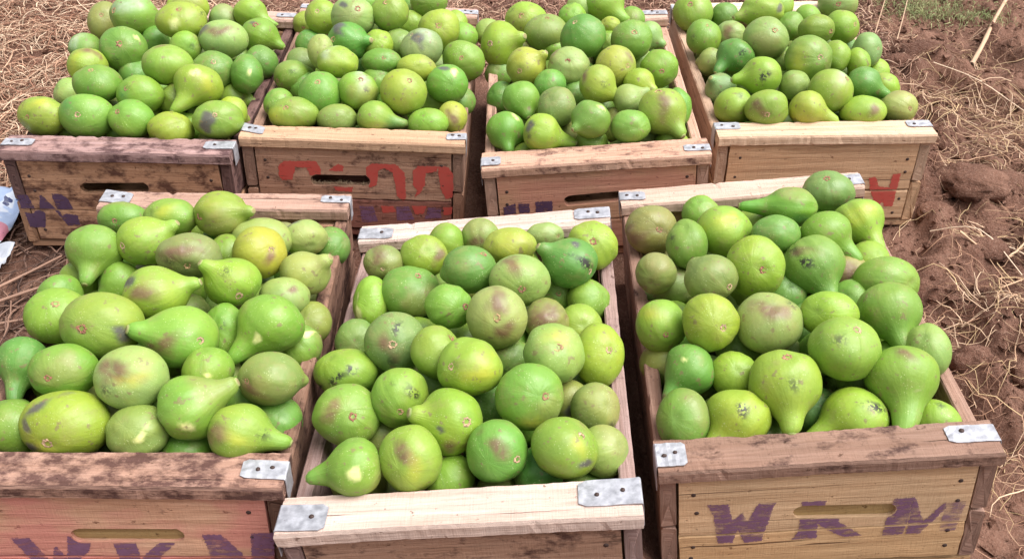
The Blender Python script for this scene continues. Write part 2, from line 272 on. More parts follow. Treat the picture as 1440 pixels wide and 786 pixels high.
def board_mesh(l, w_, t, seed, wob=0.0007, chip=0.0012, ch=0.0022, nl=26):
    """a sawn board along X: chamfered section, slightly wavy and chipped edges"""
    r = np.random.RandomState(seed); hw, ht = w_ / 2, t / 2; ch = min(ch, t * 0.3)
    mids = []
    nw = max(1, int(w_ / 0.018)); 
    top = [(-hw + ch + (w_ - 2 * ch) * i / nw, ht) for i in range(nw + 1)]
    sec = top + [(hw, ht - ch), (hw, -ht + ch)] + [(-a, -b) for a, b in top] + [(-hw, -ht + ch), (-hw, ht - ch)]
    sec = np.array(sec); m = len(sec); xs = np.linspace(-l / 2, l / 2, nl); V = []; UV = []
    per = np.concatenate([[0], np.cumsum(np.hypot(*(np.diff(sec, axis=0).T)))])
    ph = r.rand(6) * 6.28
    for k, x in enumerate(xs):
        s = sec.copy()
        s[:, 0] += wob * (np.sin(x * 14 + ph[0]) + 0.5 * np.sin(x * 37 + ph[1])) * np.sign(s[:, 0]) + r.randn() * 0.00025
        s[:, 1] += wob * 0.5 * np.sin(x * 11 + ph[2])
        edge = (np.abs(np.abs(sec[:, 0]) - hw) < ch * 1.2)
        c = np.abs(r.randn(m)) * chip * 0.16 * edge
        if r.rand() < 0.16: cv = r.randint(m); c[cv] += chip * r.rand() * 1.6; c[(cv + 1) % m] += chip * r.rand()
        c = c * edge
        s[:, 0] -= np.sign(s[:, 0]) * c; s[:, 1] -= np.sign(s[:, 1]) * c * 0.8
        xe = x + (r.randn(m) * 0.0006 if k in (0, nl - 1) else 0)
        V.append(np.stack([np.full(m, 0.0) + xe, s[:, 0], s[:, 1]], 1)); UV.append(np.stack([np.full(m, x), per], 1))
    V = np.concatenate(V); UV = np.concatenate(UV); i = np.arange(nl * m).reshape(nl, m); j = np.roll(i, -1, 1)
    q = np.stack([i[:-1], j[:-1], j[1:], i[1:]], -1).reshape(-1, 4)[:, ::-1]
    n0 = len(V); V = np.concatenate([V, [[-l / 2, 0, 0], [l / 2, 0, 0]]]); UV = np.concatenate([UV, [[-l / 2, 0.3], [l / 2, 0.3]]])
    ta = np.stack([i[0], j[0], np.full(m, n0)], 1); tb = np.stack([j[-1], i[-1], np.full(m, n0 + 1)], 1)
    return mesh_np('board', V, [q, ta, tb], smooth=False, uv=UV)
BS = [100]
def board(name, parent, c, l, w_, t, axis, col, stain=0.3, rub=0, tilt=0.0, **kw):
    """axis: 'x' flat along x (width y), 'xs' standing along x (width z), 'ys' standing along y, 'yf' flat along y, 'z' post"""
    BS[0] += 1; me = board_mesh(l, w_, t, BS[0], **kw); o = link(name, me, parent, WOOD)
    R = {'x': Matrix.Identity(3), 'xs': Matrix(((1, 0, 0), (0, 0, 1), (0, 1, 0))), 'ys': Matrix(((0, 0, 1), (1, 0, 0), (0, 1, 0))),
         'yf': Matrix(((0, 1, 0), (1, 0, 0), (0, 0, -1))), 'z': Matrix(((0, 1, 0), (0, 0, 1), (1, 0, 0)))}[axis]
    if R.determinant() < 0: R = R @ Matrix(((1, 0, 0), (0, 1, 0), (0, 0, -1)))
    o.matrix_local = Matrix.Translation(c) @ (Matrix.Rotation(tilt, 3, 'Y') @ R).to_4x4()
    o.color = (*lin(*col), stain)
    if rub: o['paint_rub'] = float(rub)
    return o
def slot_board(name, parent, y, x0, x1, z0, z1, t, slot, col, stain, rub):
    sx0, sz0, sx1, sz1 = slot; hr = 0.0112; a = math.atan2(sz1 - sz0, sx1 - sx0)
    outer = []; N = 24
    for i in range(N): outer.append((x0 + (x1 - x0) * i / N, z0 + 0.0006 * math.sin(i * 2.1)))
    outer += [(x1, z0), (x1, (z0 + z1) / 2)]
    for i in range(N): outer.append((x1 - (x1 - x0) * i / N, z1 + 0.0006 * math.sin(i * 1.3)))
    outer += [(x0, z1), (x0, (z0 + z1) / 2)]
    inner = []
    for i in range(9): th = a + math.pi / 2 + math.pi * i / 8; inner.append((sx0 + hr * math.cos(th), sz0 + hr * math.sin(th) + 0.0007 * math.sin(i * 5)))
    for i in range(9): th = a - math.pi / 2 + math.pi * i / 8; inner.append((sx1 + hr * math.cos(th), sz1 + hr * math.sin(th) + 0.0007 * math.sin(i * 3)))
    tri = tessellate_polygon([[Vector((p[0], p[1], 0)) for p in outer], [Vector((p[0], p[1], 0)) for p in inner]])
    P = outer + inner; n = len(P); V = [(p[0], y, p[1]) for p in P] + [(p[0], y + t, p[1]) for p in P]
    F3 = []
    for q in tri:
        A, B, Cc = (P[i] for i in q); s = (B[0] - A[0]) * (Cc[1] - A[1]) - (B[1] - A[1]) * (Cc[0] - A[0])
        q = tuple(q) if s > 0 else (q[0], q[2], q[1]); F3.append(q); F3.append((q[0] + n, q[2] + n, q[1] + n))
    F4 = []; no = len(outer); ni = len(inner)
    for i in range(no): j = (i + 1) % no; F4.append((i, i + n, j + n, j))
    for i in range(ni): j = (i + 1) % ni; F4.append((no + i, no + i + n, no + j + n, no + j))
    me = mesh_np('slot_board', V, [np.array(F3), np.array(F4)], smooth=False, uv=[(v[0], v[2] + 0.5 + (0.1 if v[1] > y + t / 2 else 0)) for v in V])
    o = link(name, me, parent, WOOD); o.color = (*lin(*col), stain)
    if rub: o['paint_rub'] = float(rub)
    return o
def nail_mesh(r=0.0028):
    V = [(0, 0, 0.0008)] + [(r * math.cos(i * math.pi / 5), r * math.sin(i * math.pi / 5), 0.0004 * (i % 2)) for i in range(10)] + [(r * 1.1 * math.cos(i * math.pi / 5), r * 1.1 * math.sin(i * math.pi / 5), -0.001) for i in range(10)]
    f = [(0, 1 + i, 1 + (i + 1) % 10) for i in range(10)]; g = [(1 + i, 11 + i, 11 + (i + 1) % 10, 1 + (i + 1) % 10) for i in range(10)]
    me = mesh_np('nail', V, [np.array(f), np.array(g)]); me.materials.append(RUST); return me
NAIL = nail_mesh()
def strap(parent, cx, cy, zt, side, ln, wd, ang, drop, seed):
    """steel strap over a batten end: top plate, bend, and a tab folded down the side"""
    r = np.random.RandomState(seed); xe = side * (WC / 2 + 0.0016); xi = xe - side * ln; pts = []
    n1 = 9
    for i in range(n1): pts.append((xi + (xe - side * 0.002 - xi) * i / (n1 - 1), zt + 0.0009 + 0.0006 * r.rand()))
    pts.append((xe - side * 0.0005, zt + 0.0003)); pts.append((xe, zt - 0.002))
    for i in range(1, 5): pts.append((xe + side * 0.0006 * r.rand(), zt - 0.002 - (drop - 0.002) * i / 4))
    V = []; m = 6; t = 0.0009
    for k, (x, z) in enumerate(pts):
        u = k / (len(pts) - 1); wv = wd * (1 + 0.015 * math.sin(k * 1.3 + seed)); tap = 0.75 if k == 0 else 1
        for j in range(m):
            yy = cy + (j / (m - 1) - 0.5) * wv * tap + math.tan(ang) * (x - xe)
            V.append((x, yy, z + 0.00012 * r.randn() * (k < n1)))
    n = len(V); nrm = []
    for k, (x, z) in enumerate(pts): nrm += [(0, 0, -t) if k < n1 else (-side * t, 0, 0)] * m
    V2 = [tuple(a + b for a, b in zip(v, q)) for v, q in zip(V, nrm)]
    i = np.arange(n).reshape(len(pts), m); q = np.stack([i[:-1, :-1], i[1:, :-1], i[1:, 1:], i[:-1, 1:]], -1).reshape(-1, 4)
    bd = list(i[:, 0]) + list(i[-1, 1:]) + list(i[::-1, -1][1:]) + list(i[0, ::-1][1:-1]); e = np.array([(a, b, b + n, a + n) for a, b in zip(bd, bd[1:] + bd[:1])])
    if side < 0: q = q[:, ::-1]
    o = link('metal_strap', mesh_np('strap', V + V2, [q, (q + n)[:, ::-1], e], smooth=False), parent, METAL)
    for k in range(2 if seed % 3 else 1):
        f = 0.28 + 0.30 * k + 0.12 * r.rand(); x = xi + (xe - xi) * f; na = link('nail', NAIL, o); na.location = (x, cy + 0.002 * r.randn() + math.tan(ang) * (x - xe), zt + 0.0022)
        na.scale = (.8 + .3 * r.rand(), .75 + .3 * r.rand(), 1)
    return o
SEAM = 0.0800
CS = [  # per crate: batten front, batten back, end upper, end lower, side, stain front, rub, label
 dict(bf=(172, 142, 140), bb=(196, 166, 154), eu=(192, 150, 120), el=(196, 154, 124), sd=(124, 96, 92), sf=0.87, se=0.83, rub=0, label='old brown crate with purple letter W and greyed dark-edged batten, left in back row'),
 dict(bf=(204, 168, 140), bb=(202, 166, 154), eu=(182, 144, 122), el=(150, 102, 90), sd=(164, 132, 116), sf=0.47, se=0.63, rub=0, label='crate with big red letters and straw in its handle slot, second in back row'),
 dict(bf=(206, 168, 148), bb=(214, 180, 166), eu=(210, 166, 136), el=(196, 150, 122), sd=(200, 164, 146), sf=0.67, se=0.38, rub=0.5, label='tilted crate with a speckled pinkish front batten, third from left in the back row'),
 dict(bf=(224, 194, 168), bb=(236, 216, 194), eu=(212, 176, 142), el=(214, 180, 146), sd=(198, 168, 146), sf=0.34, se=0.26, rub=0, label='clean light wooden crate with a small red letter W, rightmost in the back row'),
 dict(bf=(178, 142, 126), bb=(182, 150, 136), eu=(216, 172, 144), el=(196, 126, 112), sd=(146, 114, 98), sf=0.97, se=0.28, rub=1.0, label='stained front left crate with pink rubbed paint and cut off purple letters'),
 dict(bf=(214, 192, 182), bb=(216, 193, 185), eu=(170, 136, 116), el=(130, 102, 88), sd=(166, 140, 136), sf=0.17, se=0.68, rub=0, label='front middle crate with pale almost white battens and big steel corner plates'),
 dict(bf=(150, 120, 106), bb=(212, 184, 170), eu=(216, 184, 148), el=(214, 178, 136), sd=(166, 134, 120), sf=0.62, se=0.23, rub=0, label='front right crate with purple letters WKM and a dark brown front batten'),
]
STR = [  # straps per crate: (corner, length, width, skew, y shift)
 [('fl', .052, .022, .0, .000), ('fr', .050, .025, .05, .006), ('br', .040, .020, .0, .0), ('bl', .04, .02, 0, 0)],
 [('fl', .040, .026, .30, .012), ('fr', .034, .022, .1, .004), ('br', .045, .022, .0, .0), ('bl', .04, .02, 0, 0)],
 [('fl', .034, .026, .0, -.006), ('fr', .044, .020, -.05, -.006), ('br', .052, .020, -.15, .0), ('bl', .04, .02, 0, 0)],
 [('fl', .046, .024, .0, .012), ('fr', .044, .022, .0, .010), ('br', .045, .022, .0, .0), ('bl', .04, .02, 0, 0)],
 [('fl', .046, .024, .0, .0), ('fr', .050, .027, -.05, -.002), ('br', .046, .020, .0, .006), ('bl', .048, .034, .2, .008)],
 [('fl', .054, .036, .05, -.004), ('fr', .066, .036, .0, .006), ('br', .054, .030, .0, .006), ('bl', .054, .030, .12, .000)],
 [('fl', .036, .036, .0, .0), ('fr', .056, .026, -.02, .004), ('br', .032, .030, .05, .0), ('bl', .042, .024, .1, .004)],
]
BD = [.058, .050, .060, .056, .056, .056, .056]
def grid_letter(polys, z_lo, z_hi, slot):
    s = 0.0009; allp = [p for P in polys for p in P]
    x0, x1 = min(p[0] for p in allp), max(p[0] for p in allp); y0, y1 = max(z_lo, min(p[1] for p in allp)), min(z_hi, max(p[1] for p in allp))
    if y1 - y0 < s * 2 or x1 - x0 < s * 2: return None
    X = np.arange(x0, x1, s); Y = np.arange(y0, y1, s); gx, gy = np.meshgrid(X + s / 2, Y + s / 2, indexing='ij')
    wx = gx + 0.0009 * (vnoise(gx * 400, gy * 400) - .5) * 2; wy = gy + 0.0009 * (vnoise(gx * 400 + 50, gy * 400) - .5) * 2
    ins = np.zeros(gx.shape, bool)
    for P in polys:
        c = np.zeros(gx.shape, bool)
        for (ax, ay), (bx, by) in zip(P, P[1:] + P[:1]):
            if ay == by: continue
            c ^= ((ay > wy) != (by > wy)) & (wx < (bx - ax) * (wy - ay) / (by - ay) + ax)
        ins |= c
    if slot:
        a0, b0, a1, b1 = slot; dx, dy = a1 - a0, b1 - b0; t = np.clip(((gx - a0) * dx + (gy - b0) * dy) / (dx * dx + dy * dy), 0, 1)
        ins &= np.hypot(gx - a0 - t * dx, gy - b0 - t * dy) > 0.0118
    if not ins.any(): return None
    ii, jj = np.nonzero(ins); V = {}; F_ = []
    def vid(a, b):
        if (a, b) not in V: V[(a, b)] = len(V)
        return V[(a, b)]
    for a, b in zip(ii.tolist(), jj.tolist()): F_.append((vid(a, b), vid(a + 1, b), vid(a + 1, b + 1), vid(a, b + 1)))
    return [(x0 + a * s, y0 + b * s) for a, b in V], np.array(F_)
PAINT = {'purple': PURPLE, 'red': RED, 'faded': FADED}
GROUPC = 'wooden crates heaped with green figs'
for ci, (o_, ex, ey, ez) in enumerate(CRATES):
    s = CS[ci]; R = Matrix((ex, ey, ez)).transposed(); org = Vector(o_) - Vector(ez) * HC
    root = bpy.data.objects.new('wooden_crate', None); COL.objects.link(root); root.empty_display_size = 0.05
    root.matrix_world = Matrix.Translation(org) @ R.to_4x4(); tag(root, s['label'], 'crate', GROUPC)
    bd = BD[ci]; bt = 0.0195
    board('top_batten', root, (0, -LC / 2 + bd / 2, HC - bt / 2), WC, bd, bt, 'x', s['bf'], s['sf'], chip=0.0016, ch=0.0030, nl=60)
    board('top_batten', root, (0, LC / 2 - 0.026, HC - bt / 2), WC, 0.052, bt, 'x', s['bb'], s['sf'] * 0.6, chip=0.0016, ch=0.0030, nl=60)
    fy = -0.3035; th = 0.014; xi = 0.1665
    slot = SLOTS[ci]
    if ci == 3: board('end_board', root, (0, fy + th / 2, (SEAM + 0.001 + HC - bt - 0.0008) / 2), 2 * xi, HC - bt - 0.0018 - SEAM, th, 'xs', s['eu'], s['se']); slot = None
    else: slot_board('end_board', root, fy, -xi, xi, SEAM + 0.001, HC - bt - 0.0008, th, slot, s['eu'], s['se'], s['rub'])
    if ci in (4, 6): board('inner_board', root, ((slot[0] + slot[2]) / 2, fy + 0.0075, (slot[1] + slot[3]) / 2), 0.140, 0.034, 0.005, 'xs', (176, 150, 104), 0.4)
    board('end_board', root, (0, fy + th / 2, (SEAM - 0.001 + 0.018) / 2), 2 * xi, SEAM - 0.001 - 0.018, th, 'xs', s['el'], s['se'], s['rub'] * 0.8)
    for k in range(2):
        z0, z1 = ((0.018, SEAM - 0.001), (SEAM + 0.001, HC - bt - 0.0008))[k]
        board('end_board', root, (0, 0.3035 - th / 2, (z0 + z1) / 2), 2 * xi, z1 - z0, th, 'xs', s['eu'], s['se'])
    for sx in (-1, 1):
        for k in range(2):
            z0, z1 = ((0.014, 0.094), (0.099, HC - bt - 0.0006))[k]
            c = s['sd'] if (k or ci in (4, 6)) else s['eu']; sst = 0.75 if ci in (0, 4) else 0.45
            board('side_board', root, (sx * (0.1785), 0.001 * sx, (z0 + z1) / 2), 0.604, z1 - z0, 0.0185, 'ys', c, sst, chip=0.002, nl=50)
        for sy in (-1, 1):
            board('corner_post', root, (sx * 0.152, sy * 0.271, 0.095), 0.150, 0.030, 0.030, 'z', s['eu'], 0.4, nl=8)
    for k in range(5): board('bottom_board', root, (0, -0.232 + 0.116 * k, 0.0185), 0.334, 0.104, 0.008, 'x', s['el'], 0.5, nl=8)
    for k in (-1, 1): board('base_runner', root, (0, k * 0.277, 0.0065), WC - 0.012, 0.045, 0.013, 'x', s['el'], 0.5, nl=10)
    for (cn, ln, wd, ang, ys) in STR[ci]:
        side = -1 if cn[1] == 'l' else 1; fr = cn[0] == 'f'
        cy = (-LC / 2 + bd / 2 if fr else LC / 2 - 0.026) + ys
        strap(root, 0, cy, HC + 0.0008, side, ln, wd, ang * side, 0.026 + 0.006 * ((ci * 3 + side) % 3), ci * 7 + side + (3 if fr else 0) + 2)
    rr = random.Random(ci)
    for sx in (-1, 1):
        for z in (0.035, 0.062, 0.118, 0.148):
            n = link('nail', NAIL, root); x = sx * (0.150 + rr.uniform(-.004, .004)); n.matrix_local = Matrix.Translation((x, fy - 0.0002, z + rr.uniform(-.006, .006))) @ Matrix.Rotation(math.pi / 2, 4, 'X')
    # painted letters: cluster the strokes of this crate that touch in x
    for pc in ('purple', 'red', 'faded'):
        P = sorted([l[2] for l in LETTERS if l[0] == ci and l[1] == pc], key=lambda p: min(q[0] for q in p)); groups = []
        for p in P:
            lo, hi = min(q[0] for q in p), max(q[0] for q in p)
            if groups and lo < groups[-1][1] - 0.001: groups[-1][0].append(p); groups[-1][1] = max(groups[-1][1], hi)
            else: groups.append([[p], hi])
        for gp, _ in groups:
            V = []; Fs = []
            for zl, zh in ((0.020, SEAM - 0.0016), (SEAM + 0.0018, HC - bt - 0.003)):
                g = grid_letter(gp, zl, zh, slot)
                if g: Fs.append(g[1] + len(V)); V += [(x, fy - 0.0007, z) for x, z in g[0]]
            if V: link('painted_letter', mesh_np('letter', V, Fs), root, (PURPLE_DK if ci in (0, 2) else PAINT[pc]) if pc == 'purple' else PAINT[pc])
    root['crate'] = ci
